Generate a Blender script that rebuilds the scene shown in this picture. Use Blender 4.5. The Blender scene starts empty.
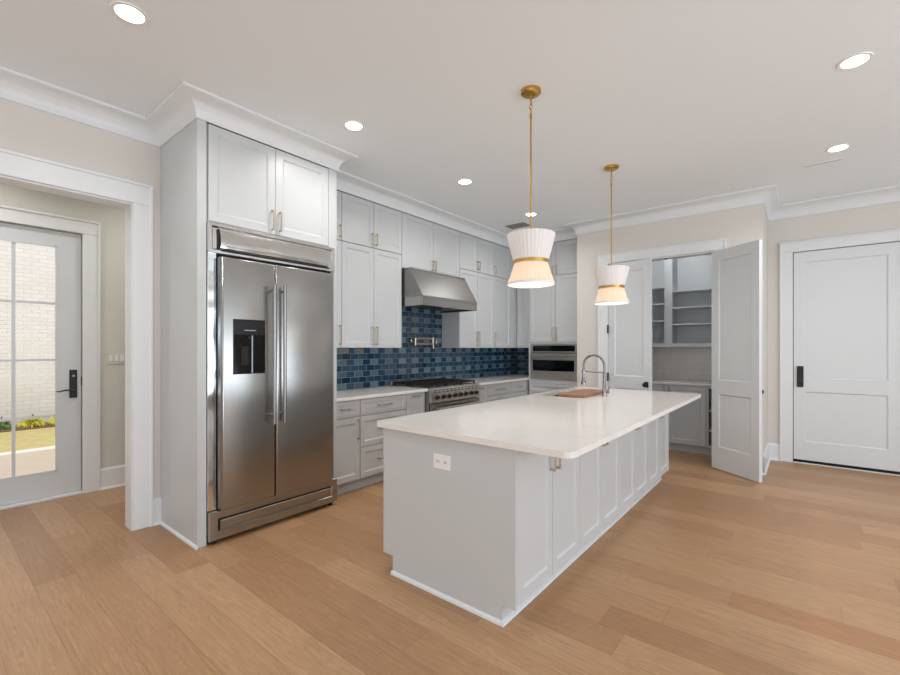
import bpy, bmesh, math, random
from mathutils import Vector, Matrix
random.seed(7)
sc = bpy.context.scene
col = sc.collection

# ------------------------------------------------------------------ camera, world, lights, exposure
YAW = math.radians(39.0)
cam_d = bpy.data.cameras.new('camera'); cam = bpy.data.objects.new('camera', cam_d); col.objects.link(cam)
cam.location = (0, 0, 1.37); cam.rotation_euler = (math.radians(90), 0, YAW)
cam_d.sensor_fit = 'HORIZONTAL'; cam_d.sensor_width = 36.0; cam_d.lens = 36.0 * 436.0 / 900.0
cam_d.shift_y = 10.5 / 900.0; cam_d.clip_start = 0.05; cam_d.clip_end = 200
sc.camera = cam

w = bpy.data.worlds.new('world'); sc.world = w; w.use_nodes = True
bg = w.node_tree.nodes['Background']; bg.inputs[0].default_value = (0.98, 0.98, 1.0, 1); bg.inputs[1].default_value = 1.6

def area(name, loc, rot, sx, sy, power, color=(1, 1, 1)):
    d = bpy.data.lights.new(name, 'AREA'); d.shape = 'RECTANGLE'; d.size = sx; d.size_y = sy
    d.energy = power; d.color = color
    o = bpy.data.objects.new(name, d); col.objects.link(o); o.location = loc; o.rotation_euler = rot
    return o
# daylight beside the camera, added weaker fill behind; both tilted up to brighten ceiling
area('daylight_east', (4.12, 1.6, 1.45), (0, math.radians(124), 0), 2.3, 6.0, 128, (0.82, 0.94, 1.07))
area('fill_south', (-0.6, -3.42, 1.45), (math.radians(130), 0, 0), 6.0, 2.3, 18, (0.82, 0.94, 1.07))

sc.view_settings.view_transform = 'Standard'
sc.view_settings.look = 'None'
sc.view_settings.gamma = 1.0
sc.view_settings.use_curve_mapping = False
sc.view_settings.exposure = 0.04

# ------------------------------------------------------------------ materials
def lin(c):
    return tuple((x / 12.92 if x <= 0.04045 else ((x + 0.055) / 1.055) ** 2.4) for x in [v / 255.0 for v in c])
def mat(name, rgb, rough=0.5, metal=0.0, noise=0.0, nscale=30, bump=0.0, spec=0.5, stretch=(1, 1, 1), emis=None, estr=0):
    m = bpy.data.materials.new(name); m.use_nodes = True; nt = m.node_tree; b = nt.nodes['Principled BSDF']
    c = lin(rgb) + (1,)
    b.inputs['Base Color'].default_value = c
    b.inputs['Roughness'].default_value = rough; b.inputs['Metallic'].default_value = metal
    b.inputs['Specular IOR Level'].default_value = spec
    tc = nt.nodes.new('ShaderNodeTexCoord'); mp = nt.nodes.new('ShaderNodeMapping'); mp.inputs['Scale'].default_value = stretch
    nz = nt.nodes.new('ShaderNodeTexNoise'); nz.inputs['Scale'].default_value = nscale; nz.inputs['Detail'].default_value = 3
    nt.links.new(tc.outputs['Object'], mp.inputs['Vector']); nt.links.new(mp.outputs[0], nz.inputs['Vector'])
    mx = nt.nodes.new('ShaderNodeMix'); mx.data_type = 'RGBA'
    k = max(noise, 0.006)
    mx.inputs[6].default_value = tuple(x * (1 - k) for x in c[:3]) + (1,)
    mx.inputs[7].default_value = tuple(min(1, x * (1 + k)) for x in c[:3]) + (1,)
    nt.links.new(nz.outputs[0], mx.inputs[0]); nt.links.new(mx.outputs[2], b.inputs['Base Color'])
    if bump:
        bp = nt.nodes.new('ShaderNodeBump'); bp.inputs['Strength'].default_value = bump; bp.inputs['Distance'].default_value = 0.002
        nt.links.new(nz.outputs[0], bp.inputs['Height']); nt.links.new(bp.outputs[0], b.inputs['Normal'])
    if emis:
        b.inputs['Emission Color'].default_value = lin(emis) + (1,); b.inputs['Emission Strength'].default_value = estr
    return m

M = {}
M['cab'] = mat('cabinet_paint', (203, 206, 207), 0.34, spec=0.5)
M['white'] = mat('trim_paint', (232, 235, 236), 0.32)
M['door'] = mat('door_paint', (224, 228, 230), 0.34)
M['extdoor'] = mat('exterior_door_paint', (214, 218, 220), 0.36)
M['wall'] = mat('wall_paint', (222, 218, 211), 0.85, bump=0.06, nscale=260)
M['ceil'] = mat('ceiling_paint', (242, 247, 249), 0.9, bump=0.08, nscale=200)
M['hallwall'] = mat('hall_wall_paint', (211, 211, 204), 0.85, bump=0.06, nscale=260)
M['black'] = mat('black_hardware', (24, 24, 25), 0.38)
M['dark'] = mat('dark_gap', (14, 14, 14), 0.7)
M['rubber'] = mat('dark_rubber', (30, 30, 30), 0.8)
M['glassblack'] = mat('black_oven_glass', (5, 7, 9), 0.06, spec=0.4)
M['dispenser'] = mat('dispenser_black', (16, 17, 19), 0.25, spec=0.3)
M['brass'] = mat('aged_brass', (206, 166, 92), 0.28, metal=1.0, noise=0.05)
M['pull'] = mat('champagne_pull', (200, 186, 162), 0.33, metal=1.0)
M['chrome'] = mat('brushed_nickel', (158, 157, 155), 0.27, metal=1.0)
M['iron'] = mat('cast_iron', (20, 20, 21), 0.55)
M['plastic'] = mat('white_plastic', (240, 240, 238), 0.3)
M['plasticgrey'] = mat('grey_slot', (120, 120, 120), 0.5)  # even grey of the outlet sockets
M['shelf'] = mat('pantry_paint', (206, 212, 216), 0.4)
M['lens'] = mat('lamp_lens', (255, 250, 240), 0.5, emis=(255, 246, 232), estr=9)
M['diffuser'] = mat('lamp_diffuser', (255, 246, 228), 0.5, emis=(255, 240, 220), estr=1.0)
M['bulb'] = mat('bulb_glass', (255, 240, 210), 0.5, emis=(255, 235, 210), estr=4)
M['concrete'] = mat('patio_concrete', (205, 190, 170), 0.9, noise=0.08, nscale=6)
M['kerb'] = mat('pale_kerb', (236, 232, 224), 0.9)
M['mulch'] = mat('brown_mulch', (120, 88, 66), 0.95, noise=0.4, nscale=30)
M['leafy'] = mat('yellow_green_leaf', (214, 206, 70), 0.6, noise=0.3, nscale=8)
M['leafg'] = mat('green_leaf', (104, 138, 72), 0.6, noise=0.3, nscale=8)
M['ventslat'] = mat('vent_grey', (150, 148, 146), 0.5)
M['interiordark'] = mat('cubby_interior', (66, 64, 62), 0.6)

def steel(name, rgb, rough, stretch, bump=0.12, wavy=0.0):
    m = mat(name, rgb, rough, metal=1.0, noise=0.03, nscale=60, bump=bump, stretch=stretch)
    if wavy:
        nt = m.node_tree; b = nt.nodes['Principled BSDF']
        n2 = nt.nodes.new('ShaderNodeTexNoise'); n2.inputs['Scale'].default_value = 4.0; n2.inputs['Detail'].default_value = 1
        tc = nt.nodes.new('ShaderNodeTexCoord'); nt.links.new(tc.outputs['Object'], n2.inputs['Vector'])
        bp = nt.nodes.new('ShaderNodeBump'); bp.inputs['Strength'].default_value = wavy; bp.inputs['Distance'].default_value = 0.03
        nt.links.new(n2.outputs[0], bp.inputs['Height']); nt.links.new(bp.outputs[0], b.inputs['Normal'])
    return m
M['steel'] = steel('brushed_steel', (150, 150, 149), 0.27, (1, 1, 18))
M['steelh'] = steel('brushed_steel_horizontal', (172, 172, 170), 0.24, (1, 1, 30))
M['hoodsteel'] = steel('hood_steel', (148, 147, 145), 0.42, (1, 1, 18))
M['rangesteel'] = steel('range_steel', (196, 192, 186), 0.3, (1, 1, 30))
M['steelwavy'] = steel('polished_steel_grille', (222, 223, 222), 0.11, (1, 1, 1), 0.0, 0.5)
M['steeldoor'] = steel('fridge_door_steel', (168, 168, 166), 0.27, (1, 60, 1), 0.10)
M['steeledge'] = steel('fridge_edge_steel', (150, 156, 162), 0.2, (1, 1, 10))

def nd(nt, t, **k):
    n = nt.nodes.new(t)
    for a, v in k.items(): setattr(n, a, v)
    return n
def mth(nt, op, a, b=None, c=None):
    n = nt.nodes.new('ShaderNodeMath'); n.operation = op
    for i, v in enumerate((a, b, c)):
        if v is None: continue
        if isinstance(v, (int, float)): n.inputs[i].default_value = v
        else: nt.links.new(v, n.inputs[i])
    return n.outputs[0]
def cells(nt, su, sv, W, H, u0=0.0, v0=0.0, rowoff='random'):
    """running cells; su, sv sockets. returns random value, second random, distance-to-edge in metres, local u, row"""
    v = mth(nt, 'DIVIDE', mth(nt, 'SUBTRACT', sv, v0), H); row = mth(nt, 'FLOOR', v); fv = mth(nt, 'SUBTRACT', v, row)
    if rowoff == 'random':
        wn = nd(nt, 'ShaderNodeTexWhiteNoise', noise_dimensions='1D'); nt.links.new(row, wn.inputs['W']); off = wn.outputs['Value']
    else:
        off = mth(nt, 'MULTIPLY', mth(nt, 'MODULO', mth(nt, 'ABSOLUTE', row), 2), 0.5)
    u = mth(nt, 'ADD', mth(nt, 'DIVIDE', mth(nt, 'SUBTRACT', su, u0), W), off); c = mth(nt, 'FLOOR', u); fu = mth(nt, 'SUBTRACT', u, c)
    cx = nd(nt, 'ShaderNodeCombineXYZ'); nt.links.new(c, cx.inputs[0]); nt.links.new(row, cx.inputs[1])
    w2 = nd(nt, 'ShaderNodeTexWhiteNoise', noise_dimensions='3D'); nt.links.new(cx.outputs[0], w2.inputs['Vector'])
    eu = mth(nt, 'MULTIPLY', mth(nt, 'MINIMUM', fu, mth(nt, 'SUBTRACT', 1, fu)), W)
    ev = mth(nt, 'MULTIPLY', mth(nt, 'MINIMUM', fv, mth(nt, 'SUBTRACT', 1, fv)), H)
    return w2.outputs['Value'], w2.outputs['Color'], mth(nt, 'MINIMUM', eu, ev), row, c
def ramp(nt, fac, stops):
    r = nt.nodes.new('ShaderNodeValToRGB'); nt.links.new(fac, r.inputs[0])
    e = r.color_ramp.elements
    while len(e) < len(stops): e.new(0.5)
    for i, (p, cc) in enumerate(stops): e[i].position = p; e[i].color = lin(cc) + (1,)
    return r.outputs[0]
def mixc(nt, fac, a, b, mode='MIX'):
    n = nt.nodes.new('ShaderNodeMix'); n.data_type = 'RGBA'; n.blend_type = mode
    for i, v in ((0, fac), (6, a), (7, b)):
        if isinstance(v, (int, float)): n.inputs[i].default_value = v
        elif isinstance(v, tuple): n.inputs[i].default_value = v
        else: nt.links.new(v, n.inputs[i])
    return n.outputs[2]

def floor_mat():
    m = bpy.data.materials.new('oak_plank_floor'); m.use_nodes = True; nt = m.node_tree; b = nt.nodes['Principled BSDF']
    tc = nd(nt, 'ShaderNodeTexCoord'); sp = nd(nt, 'ShaderNodeSeparateXYZ'); nt.links.new(tc.outputs['Object'], sp.inputs[0])
    rv, rc, edge, row, cc = cells(nt, sp.outputs[0], sp.outputs[1], 1.75, 0.19, 0.35, 0.632)
    base = ramp(nt, rv, [(0, (168, 128, 92)), (0.3, (178, 139, 102)), (0.6, (185, 147, 109)), (0.85, (193, 155, 117)), (1, (173, 128, 88))])
    # grain coordinates: stretched along the plank and shifted per plank
    sh = nd(nt, 'ShaderNodeVectorMath', operation='MULTIPLY'); nt.links.new(rc, sh.inputs[0]); sh.inputs[1].default_value = (17, 9, 5)
    mp = nd(nt, 'ShaderNodeMapping'); nt.links.new(tc.outputs['Object'], mp.inputs[0]); mp.inputs['Scale'].default_value = (0.8, 11.0, 1.0)
    ad = nd(nt, 'ShaderNodeVectorMath', operation='ADD'); nt.links.new(mp.outputs[0], ad.inputs[0]); nt.links.new(sh.outputs[0], ad.inputs[1])
    n1 = nd(nt, 'ShaderNodeTexNoise'); n1.inputs['Scale'].default_value = 1.15; n1.inputs['Detail'].default_value = 2.0; n1.inputs['Distortion'].default_value = 0.4
    nt.links.new(ad.outputs[0], n1.inputs['Vector'])
    rings = mth(nt, 'ABSOLUTE', mth(nt, 'SUBTRACT', mth(nt, 'FRACT', mth(nt, 'MULTIPLY', n1.outputs[0], 26)), 0.5))
    mp2 = nd(nt, 'ShaderNodeMapping'); nt.links.new(tc.outputs['Object'], mp2.inputs[0]); mp2.inputs['Scale'].default_value = (1.3, 30.0, 1.0)
    n2 = nd(nt, 'ShaderNodeTexNoise'); n2.inputs['Scale'].default_value = 3; n2.inputs['Detail'].default_value = 6; n2.inputs['Roughness'].default_value = 0.65; n2.inputs['Distortion'].default_value = 0.3
    nt.links.new(mp2.outputs[0], n2.inputs['Vector'])
    g = mth(nt, 'ADD', mth(nt, 'MULTIPLY', rings, 0.42), mth(nt, 'MULTIPLY', n2.outputs[0], 1.0))
    gr = mth(nt, 'MULTIPLY_ADD', g, 0.85, 0.46)
    gc = nd(nt, 'ShaderNodeCombineColor'); [nt.links.new(gr, gc.inputs[i]) for i in range(3)]
    c1 = mixc(nt, 1.0, base, gc.outputs[0], 'MULTIPLY')
    # large tonal drift and knots
    n3 = nd(nt, 'ShaderNodeTexNoise'); n3.inputs['Scale'].default_value = 1.6; nt.links.new(ad.outputs[0], n3.inputs['Vector'])
    c2 = mixc(nt, mth(nt, 'MULTIPLY', n3.outputs[0], 0.35), c1, lin((172, 126, 88)) + (1,))
    vo = nd(nt, 'ShaderNodeTexVoronoi'); vo.inputs['Scale'].default_value = 1.25
    mk = nd(nt, 'ShaderNodeMapping'); nt.links.new(tc.outputs['Object'], mk.inputs[0]); mk.inputs['Scale'].default_value = (0.8, 2.0, 1)
    nt.links.new(mk.outputs[0], vo.inputs['Vector'])
    kn = mth(nt, 'MULTIPLY', mth(nt, 'LESS_THAN', vo.outputs['Distance'], 0.022), 0.6)
    c3 = mixc(nt, kn, c2, lin((92, 60, 38)) + (1,))
    seam = mth(nt, 'LESS_THAN', edge, 0.0011)
    c4 = mixc(nt, mth(nt, 'MULTIPLY', seam, 0.5), c3, lin((112, 80, 54)) + (1,))
    nt.links.new(c4, b.inputs['Base Color'])
    b.inputs['Roughness'].default_value = 0.36; b.inputs['Specular IOR Level'].default_value = 0.45
    hgt = mth(nt, 'ADD', mth(nt, 'MULTIPLY', g, 0.35), mth(nt, 'MULTIPLY', mth(nt, 'GREATER_THAN', edge, 0.0018), 0.8))
    bp = nd(nt, 'ShaderNodeBump'); bp.inputs['Strength'].default_value = 0.6; bp.inputs['Distance'].default_value = 0.003
    nt.links.new(hgt, bp.inputs['Height']); nt.links.new(bp.outputs[0], b.inputs['Normal'])
    return m
M['floor'] = floor_mat()

def tile_mat(name, W, H, stops, grout, axis, v0, rough=0.1, edgew=0.0022, bump=0.5, wob=0.12, alt=None):
    m = bpy.data.materials.new(name); m.use_nodes = True; nt = m.node_tree; b = nt.nodes['Principled BSDF']
    tc = nd(nt, 'ShaderNodeTexCoord'); sp = nd(nt, 'ShaderNodeSeparateXYZ'); nt.links.new(tc.outputs['Object'], sp.inputs[0])
    rv, rc, edge, row, cc = cells(nt, sp.outputs[axis], sp.outputs[2], W, H, 0.0, v0, 'half')
    base = ramp(nt, rv, stops)
    nz = nd(nt, 'ShaderNodeTexNoise'); nz.inputs['Scale'].default_value = 28; nt.links.new(tc.outputs['Object'], nz.inputs['Vector'])
    if alt:   # pale bricks in every other course imitate window reflections on the glaze
        ev = mth(nt, 'SUBTRACT', 1, mth(nt, 'MODULO', mth(nt, 'ABSOLUTE', row), 2)); al = mth(nt, 'MODULO', mth(nt, 'ABSOLUTE', cc), 2)
        pick = mth(nt, 'MULTIPLY', mth(nt, 'MULTIPLY', ev, al), mth(nt, 'MULTIPLY_ADD', rv, 0.6, 0.4))
        base = mixc(nt, pick, base, lin(alt) + (1,))
    base = mixc(nt, mth(nt, 'MULTIPLY', nz.outputs[0], 0.35), base, lin(stops[0][1]) + (1,))
    isg = mth(nt, 'LESS_THAN', edge, edgew)
    c = mixc(nt, isg, base, lin(grout) + (1,)); nt.links.new(c, b.inputs['Base Color'])
    nt.links.new(mth(nt, 'MULTIPLY_ADD', isg, 0.7, rough), b.inputs['Roughness'])
    # every tile sits at its own slight tilt
    sx = nd(nt, 'ShaderNodeSeparateColor'); nt.links.new(rc, sx.inputs[0])
    tilt = mth(nt, 'ADD', mth(nt, 'MULTIPLY', mth(nt, 'SUBTRACT', sx.outputs[0], 0.5), sp.outputs[axis]), mth(nt, 'MULTIPLY', mth(nt, 'SUBTRACT', sx.outputs[1], 0.5), sp.outputs[2]))
    h = mth(nt, 'ADD', mth(nt, 'MULTIPLY', tilt, wob * 100), mth(nt, 'MULTIPLY', mth(nt, 'MINIMUM', mth(nt, 'DIVIDE', edge, edgew * 2), 1.0), bump))
    h = mth(nt, 'ADD', h, mth(nt, 'MULTIPLY', nz.outputs[0], 0.25))
    bp = nd(nt, 'ShaderNodeBump'); bp.inputs['Strength'].default_value = 0.8; bp.inputs['Distance'].default_value = 0.002
    nt.links.new(h, bp.inputs['Height']); nt.links.new(bp.outputs[0], b.inputs['Normal'])
    return m
BL = [(0, (18, 44, 66)), (0.25, (26, 60, 88)), (0.5, (36, 72, 98)), (0.75, (48, 84, 106)), (0.9, (24, 58, 90)), (1, (64, 98, 116))]
M['tile_y'] = tile_mat('blue_glazed_tile_y', 0.1155, 0.0655, BL, (140, 158, 160), 1, 0.914, alt=(128, 148, 156))
M['tile_x'] = tile_mat('blue_glazed_tile_x', 0.1155, 0.0655, BL, (140, 158, 160), 0, 0.914, alt=(128, 148, 156))
M['subway'] = tile_mat('pale_subway_tile', 0.20, 0.075, [(0, (230, 226, 220)), (1, (236, 232, 227))], (214, 210, 204), 0, 0.914, rough=0.3, bump=0.3, wob=0.0)
M['brick'] = tile_mat('white_painted_brick', 0.22, 0.075, [(0, (226, 224, 220)), (1, (234, 232, 228))], (213, 211, 206), 1, 0.0, rough=0.85, edgew=0.005, bump=0.6, wob=0.0)

def quartz():
    m = mat('white_quartz', (238, 234, 230), 0.13, noise=0.02, nscale=50, spec=0.6)
    nt = m.node_tree; b = nt.nodes['Principled BSDF']
    tc = nd(nt, 'ShaderNodeTexCoord'); n = nd(nt, 'ShaderNodeTexNoise'); n.inputs['Scale'].default_value = 1.4; n.inputs['Detail'].default_value = 6; n.inputs['Distortion'].default_value = 1.2
    nt.links.new(tc.outputs['Object'], n.inputs['Vector'])
    v = mth(nt, 'LESS_THAN', mth(nt, 'ABSOLUTE', mth(nt, 'SUBTRACT', n.outputs[0], 0.5)), 0.006)
    c = mixc(nt, mth(nt, 'MULTIPLY', v, 0.18), lin((238, 234, 230)) + (1,), lin((196, 190, 184)) + (1,))
    nt.links.new(c, b.inputs['Base Color'])
    return m
M['quartz'] = quartz()

def grass_m():
    return mat('lawn_grass', (200, 184, 124), 0.95, noise=0.25, nscale=9, stretch=(1, 1, 1))
M['grass'] = grass_m()
def wood_m():
    m = mat('cutting_board_wood', (152, 112, 88), 0.6, noise=0.15, nscale=12, stretch=(12, 1, 6))
    return m
M['wood'] = wood_m()
def glass_m():
    m = bpy.data.materials.new('clear_pane'); m.use_nodes = True; nt = m.node_tree
    for n in list(nt.nodes):
        if n.type == 'BSDF_PRINCIPLED': nt.nodes.remove(n)
    out = [n for n in nt.nodes if n.type == 'OUTPUT_MATERIAL'][0]
    t = nd(nt, 'ShaderNodeBsdfTransparent'); t.inputs[0].default_value = (0.97, 0.97, 0.97, 1); g = nd(nt, 'ShaderNodeBsdfGlossy'); g.inputs['Roughness'].default_value = 0.02
    fr = nd(nt, 'ShaderNodeFresnel'); fr.inputs[0].default_value = 1.18; mx = nd(nt, 'ShaderNodeMixShader')
    nt.links.new(fr.outputs[0], mx.inputs[0]); nt.links.new(t.outputs[0], mx.inputs[1]); nt.links.new(g.outputs[0], mx.inputs[2]); nt.links.new(mx.outputs[0], out.inputs[0])
    return m
M['glass'] = glass_m()
def fabric(name, rgb, trans, tcol):
    m = bpy.data.materials.new(name); m.use_nodes = True; nt = m.node_tree
    for n in list(nt.nodes):
        if n.type == 'BSDF_PRINCIPLED': nt.nodes.remove(n)
    out = [n for n in nt.nodes if n.type == 'OUTPUT_MATERIAL'][0]
    d = nd(nt, 'ShaderNodeBsdfDiffuse'); d.inputs[0].default_value = lin(rgb) + (1,)
    t = nd(nt, 'ShaderNodeBsdfTranslucent'); t.inputs[0].default_value = lin(tcol) + (1,); mx = nd(nt, 'ShaderNodeMixShader'); mx.inputs[0].default_value = trans
    tc = nd(nt, 'ShaderNodeTexCoord'); nz = nd(nt, 'ShaderNodeTexNoise'); nz.inputs['Scale'].default_value = 300; nt.links.new(tc.outputs['Object'], nz.inputs['Vector'])
    bp = nd(nt, 'ShaderNodeBump'); bp.inputs['Strength'].default_value = 0.1; nt.links.new(nz.outputs[0], bp.inputs['Height']); nt.links.new(bp.outputs[0], d.inputs['Normal'])
    nt.links.new(d.outputs[0], mx.inputs[1]); nt.links.new(t.outputs[0], mx.inputs[2]); nt.links.new(mx.outputs[0], out.inputs[0])
    return m
M['linen'] = fabric('white_pleated_linen', (246, 242, 240), 0.06, (250, 240, 230))
M['sheer'] = fabric('sheer_pleated_linen', (236, 222, 208), 0.36, (238, 224, 210))

# ------------------------------------------------------------------ mesh helpers
class FR:
    """local frame: u across, n outward, z up"""
    def __init__(s, o, u, n): s.o = Vector(o); s.u = Vector(u); s.n = Vector(n)
    def p(s, u, n, z): return s.o + s.u * u + s.n * n + Vector((0, 0, z))
WLD = FR((0, 0, 0), (1, 0, 0), (0, 1, 0))            # plain world
def FX(x): return FR((x, 0, 0), (0, 1, 0), (1, 0, 0))  # faces +X, u = y
def FY(y): return FR((0, y, 0), (1, 0, 0), (0, -1, 0)) # faces -Y, u = x

class MB:
    def __init__(s, fr=WLD): s.bm = bmesh.new(); s.fr = fr
    def box(s, u0, u1, n0, n1, z0, z1, bev=0.0, seg=1):
        f = s.fr
        vs = [s.bm.verts.new(f.p(u, n, z)) for z in (z0, z1) for n in (n0, n1) for u in (u0, u1)]
        idx = [(0, 1, 3, 2), (4, 6, 7, 5), (0, 4, 5, 1), (2, 3, 7, 6), (0, 2, 6, 4), (1, 5, 7, 3)]
        fs = [s.bm.faces.new([vs[i] for i in q]) for q in idx]
        if bev:
            es = list({e for q in fs for e in q.edges})
            bmesh.ops.bevel(s.bm, geom=es, offset=bev, segments=seg, affect='EDGES', profile=0.5)
        return s
    def loft(s, u0, u1, z0, z1, loops, cap0=True, cap1=True):
        """rectangles (inset, n) joined in turn"""
        f = s.fr; R = []
        for ins, n in loops:
            R.append([s.bm.verts.new(f.p(a, n, c)) for a, c in ((u0 + ins, z0 + ins), (u1 - ins, z0 + ins), (u1 - ins, z1 - ins), (u0 + ins, z1 - ins))])
        for A, B in zip(R, R[1:]):
            for i in range(4): s.bm.faces.new((A[i], A[(i + 1) % 4], B[(i + 1) % 4], B[i]))
        if cap0: s.bm.faces.new(R[0])
        if cap1: s.bm.faces.new(R[-1])
        return s
    def prism(s, pts, a0, a1, axis='u'):
        """polygon in (n,z) extruded along u"""
        f = s.fr; A = [s.bm.verts.new(f.p(a0, n, z)) for n, z in pts]; B = [s.bm.verts.new(f.p(a1, n, z)) for n, z in pts]
        k = len(pts)
        for i in range(k): s.bm.faces.new((A[i], A[(i + 1) % k], B[(i + 1) % k], B[i]))
        s.bm.faces.new(A); s.bm.faces.new(B); return s
    def poly(s, pts, z0, z1):
        """polygon in (u,n) extruded in z"""
        f = s.fr; A = [s.bm.verts.new(f.p(u, n, z0)) for u, n in pts]; B = [s.bm.verts.new(f.p(u, n, z1)) for u, n in pts]
        k = len(pts)
        for i in range(k): s.bm.faces.new((A[i], A[(i + 1) % k], B[(i + 1) % k], B[i]))
        s.bm.faces.new(A); s.bm.faces.new(B); return s
    def lathe(s, c, prof, seg=32, axis='z', wave=None):
        """profile (r, h) about an axis through c"""
        c = Vector(c); rings = []
        for r, h in prof:
            ring = []
            for i in range(seg):
                a = 2 * math.pi * i / seg; rr = r * (1 + (wave(i) if wave else 0))
                if axis == 'z': v = Vector((rr * math.cos(a), rr * math.sin(a), h))
                elif axis == 'x': v = Vector((h, rr * math.cos(a), rr * math.sin(a)))
                else: v = Vector((rr * math.cos(a), h, rr * math.sin(a)))
                ring.append(s.bm.verts.new(c + v))
            rings.append(ring)
        for A, B in zip(rings, rings[1:]):
            for i in range(seg): s.bm.faces.new((A[i], A[(i + 1) % seg], B[(i + 1) % seg], B[i]))
        return s, rings
    def solid(s, c, prof, seg=32, axis='z'):
        _, R = s.lathe(c, prof, seg, axis); s.bm.faces.new(R[0]); s.bm.faces.new(R[-1]); return s
    def tube(s, pts, r, seg=10, caps=True):
        pts = [Vector(p) for p in pts]; rings = []; up = Vector((0, 0, 1))
        t0 = (pts[1] - pts[0]).normalized(); ref = up if abs(t0.dot(up)) < 0.9 else Vector((1, 0, 0))
        x = t0.cross(ref).normalized()
        for i, p in enumerate(pts):
            t = (pts[min(i + 1, len(pts) - 1)] - pts[max(i - 1, 0)]).normalized()
            x = (x - t * x.dot(t)).normalized(); y = t.cross(x)
            rr = r[i] if isinstance(r, (list, tuple)) else r
            rings.append([s.bm.verts.new(p + (x * math.cos(2 * math.pi * k / seg) + y * math.sin(2 * math.pi * k / seg)) * rr) for k in range(seg)])
        for A, B in zip(rings, rings[1:]):
            for i in range(seg): s.bm.faces.new((A[i], A[(i + 1) % seg], B[(i + 1) % seg], B[i]))
        if caps: s.bm.faces.new(rings[0]); s.bm.faces.new(rings[-1])
        return s
    def done(s, name, m, parent=None, smooth=False, label=None):
        bmesh.ops.recalc_face_normals(s.bm, faces=s.bm.faces)
        me = bpy.data.meshes.new(name)
        wl = Vector((0, 0, 0)); p = parent
        while p is not None: wl += p.location; p = p.parent
        if parent is not None: bmesh.ops.translate(s.bm, verts=s.bm.verts, vec=-wl)
        s.bm.to_mesh(me); s.bm.free()
        me.materials.append(M[m] if isinstance(m, str) else m)
        if smooth:
            for f in me.polygons: f.use_smooth = True
            try: me.set_sharp_from_angle(angle=math.radians(40))
            except Exception: pass
        o = bpy.data.objects.new(name, me); col.objects.link(o)
        if parent is not None: o.parent = parent
        if label: o['label'] = label
        return o

def thing(name, label, cat, loc, group=None):
    o = bpy.data.objects.new(name, None); col.objects.link(o); o.location = loc; o.empty_display_size = 0.1
    o['label'] = label; o['category'] = cat
    if group: o['group'] = group
    return o
def tag(o, label, cat, group=None, kind=None):
    o['label'] = label; o['category'] = cat
    if group: o['group'] = group
    if kind: o['kind'] = kind
    return o
def struct(o, label=None, cat=None):
    o['kind'] = 'structure'
    if label: o['label'] = label
    if cat: o['category'] = cat
    return o

CZ = 3.08   # ceiling height
# ------------------------------------------------------------------ room shell
o = MB().box(-5.28, 4.2, -3.5, 7.1, -0.06, 0.0).done('floor', 'floor'); struct(o, 'light oak plank floor across the whole room', 'floor')
o = MB().box(-5.45, 4.4, -3.7, 7.2, CZ, CZ + 0.12).done('ceiling', 'ceil'); struct(o, 'smooth warm white ceiling over kitchen and hall', 'ceiling')
# left wall with cased opening (y -0.9 .. 1.035)
b = MB()
b.box(-4.06, -3.91, 1.050, 6.70, 0, CZ); b.box(-4.06, -3.91, -0.95, 1.050, 2.455, CZ); b.box(-4.06, -3.91, -3.5, -0.95, 0, CZ)
struct(b.done('wall_left', 'wall'), 'warm white wall left of the refrigerator with a cased opening', 'wall')
struct(MB().box(-4.06, -2.432, 6.58, 6.70, 0, CZ).done('wall_back', 'wall'), 'back wall behind the oven cabinet', 'wall')
b = MB()
b.box(-2.432, -2.006, 5.80, 5.92, 0, CZ); b.box(-2.006, -0.80, 5.80, 5.92, 2.485, CZ); b.box(-0.80, -0.34, 5.80, 5.92, 0, CZ)
struct(b.done('wall_front', 'wall'), 'warm white wall around the pantry doorway', 'wall')
struct(MB().box(-0.44, -0.34, 5.92, 7.10, 0, CZ).done('wall_side', 'wall'), 'short wall at the right side of the pantry', 'wall')
struct(MB().box(-2.432, -2.34, 5.921, 7.10, 0, CZ).done('wall_inner', 'wall'), 'wall between oven cabinet and pantry', 'wall')
struct(MB().box(-2.34, -0.44, 6.97, 7.10, 0, CZ).done('wall_rear', 'subway'), 'pale tiled wall at the back of the pantry', 'wall')
b = MB()
b.box(-0.34, -0.095, 6.65, 6.78, 0, CZ); b.box(-0.095, 0.83, 6.65, 6.78, 2.515, CZ); b.box(0.83, 4.2, 6.65, 6.78, 0, CZ)
struct(b.done('wall_far', 'wall'), 'warm white wall around the far closed door', 'wall')
b = MB()
b.box(4.2, 4.32, -3.5, 6.78, 0, 0.25); b.box(4.2, 4.32, -3.5, 6.78, 2.65, CZ); b.box(4.2, 4.32, -3.5, -1.45, 0.25, 2.65); b.box(4.2, 4.32, 4.65, 6.78, 0.25, 2.65)
for y in (0.55, 2.55): b.box(4.2, 4.32, y, y + 0.12, 0.25, 2.65)
struct(b.done('wall_right', 'wall'), 'wall with tall window openings right of the camera', 'wall')
b = MB()
b.box(-5.28, 4.2, -3.62, -3.5, 0, 0.25); b.box(-5.28, 4.2, -3.62, -3.5, 2.65, CZ); b.box(-5.28, -3.65, -3.62, -3.5, 0.25, 2.65); b.box(2.45, 4.2, -3.62, -3.5, 0.25, 2.65)
for x in (-1.7, 0.4): b.box(x, x + 0.12, -3.62, -3.5, 0.25, 2.65)
struct(b.done('wall_behind', 'wall'), 'wall with tall window openings behind the camera', 'wall')
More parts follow.
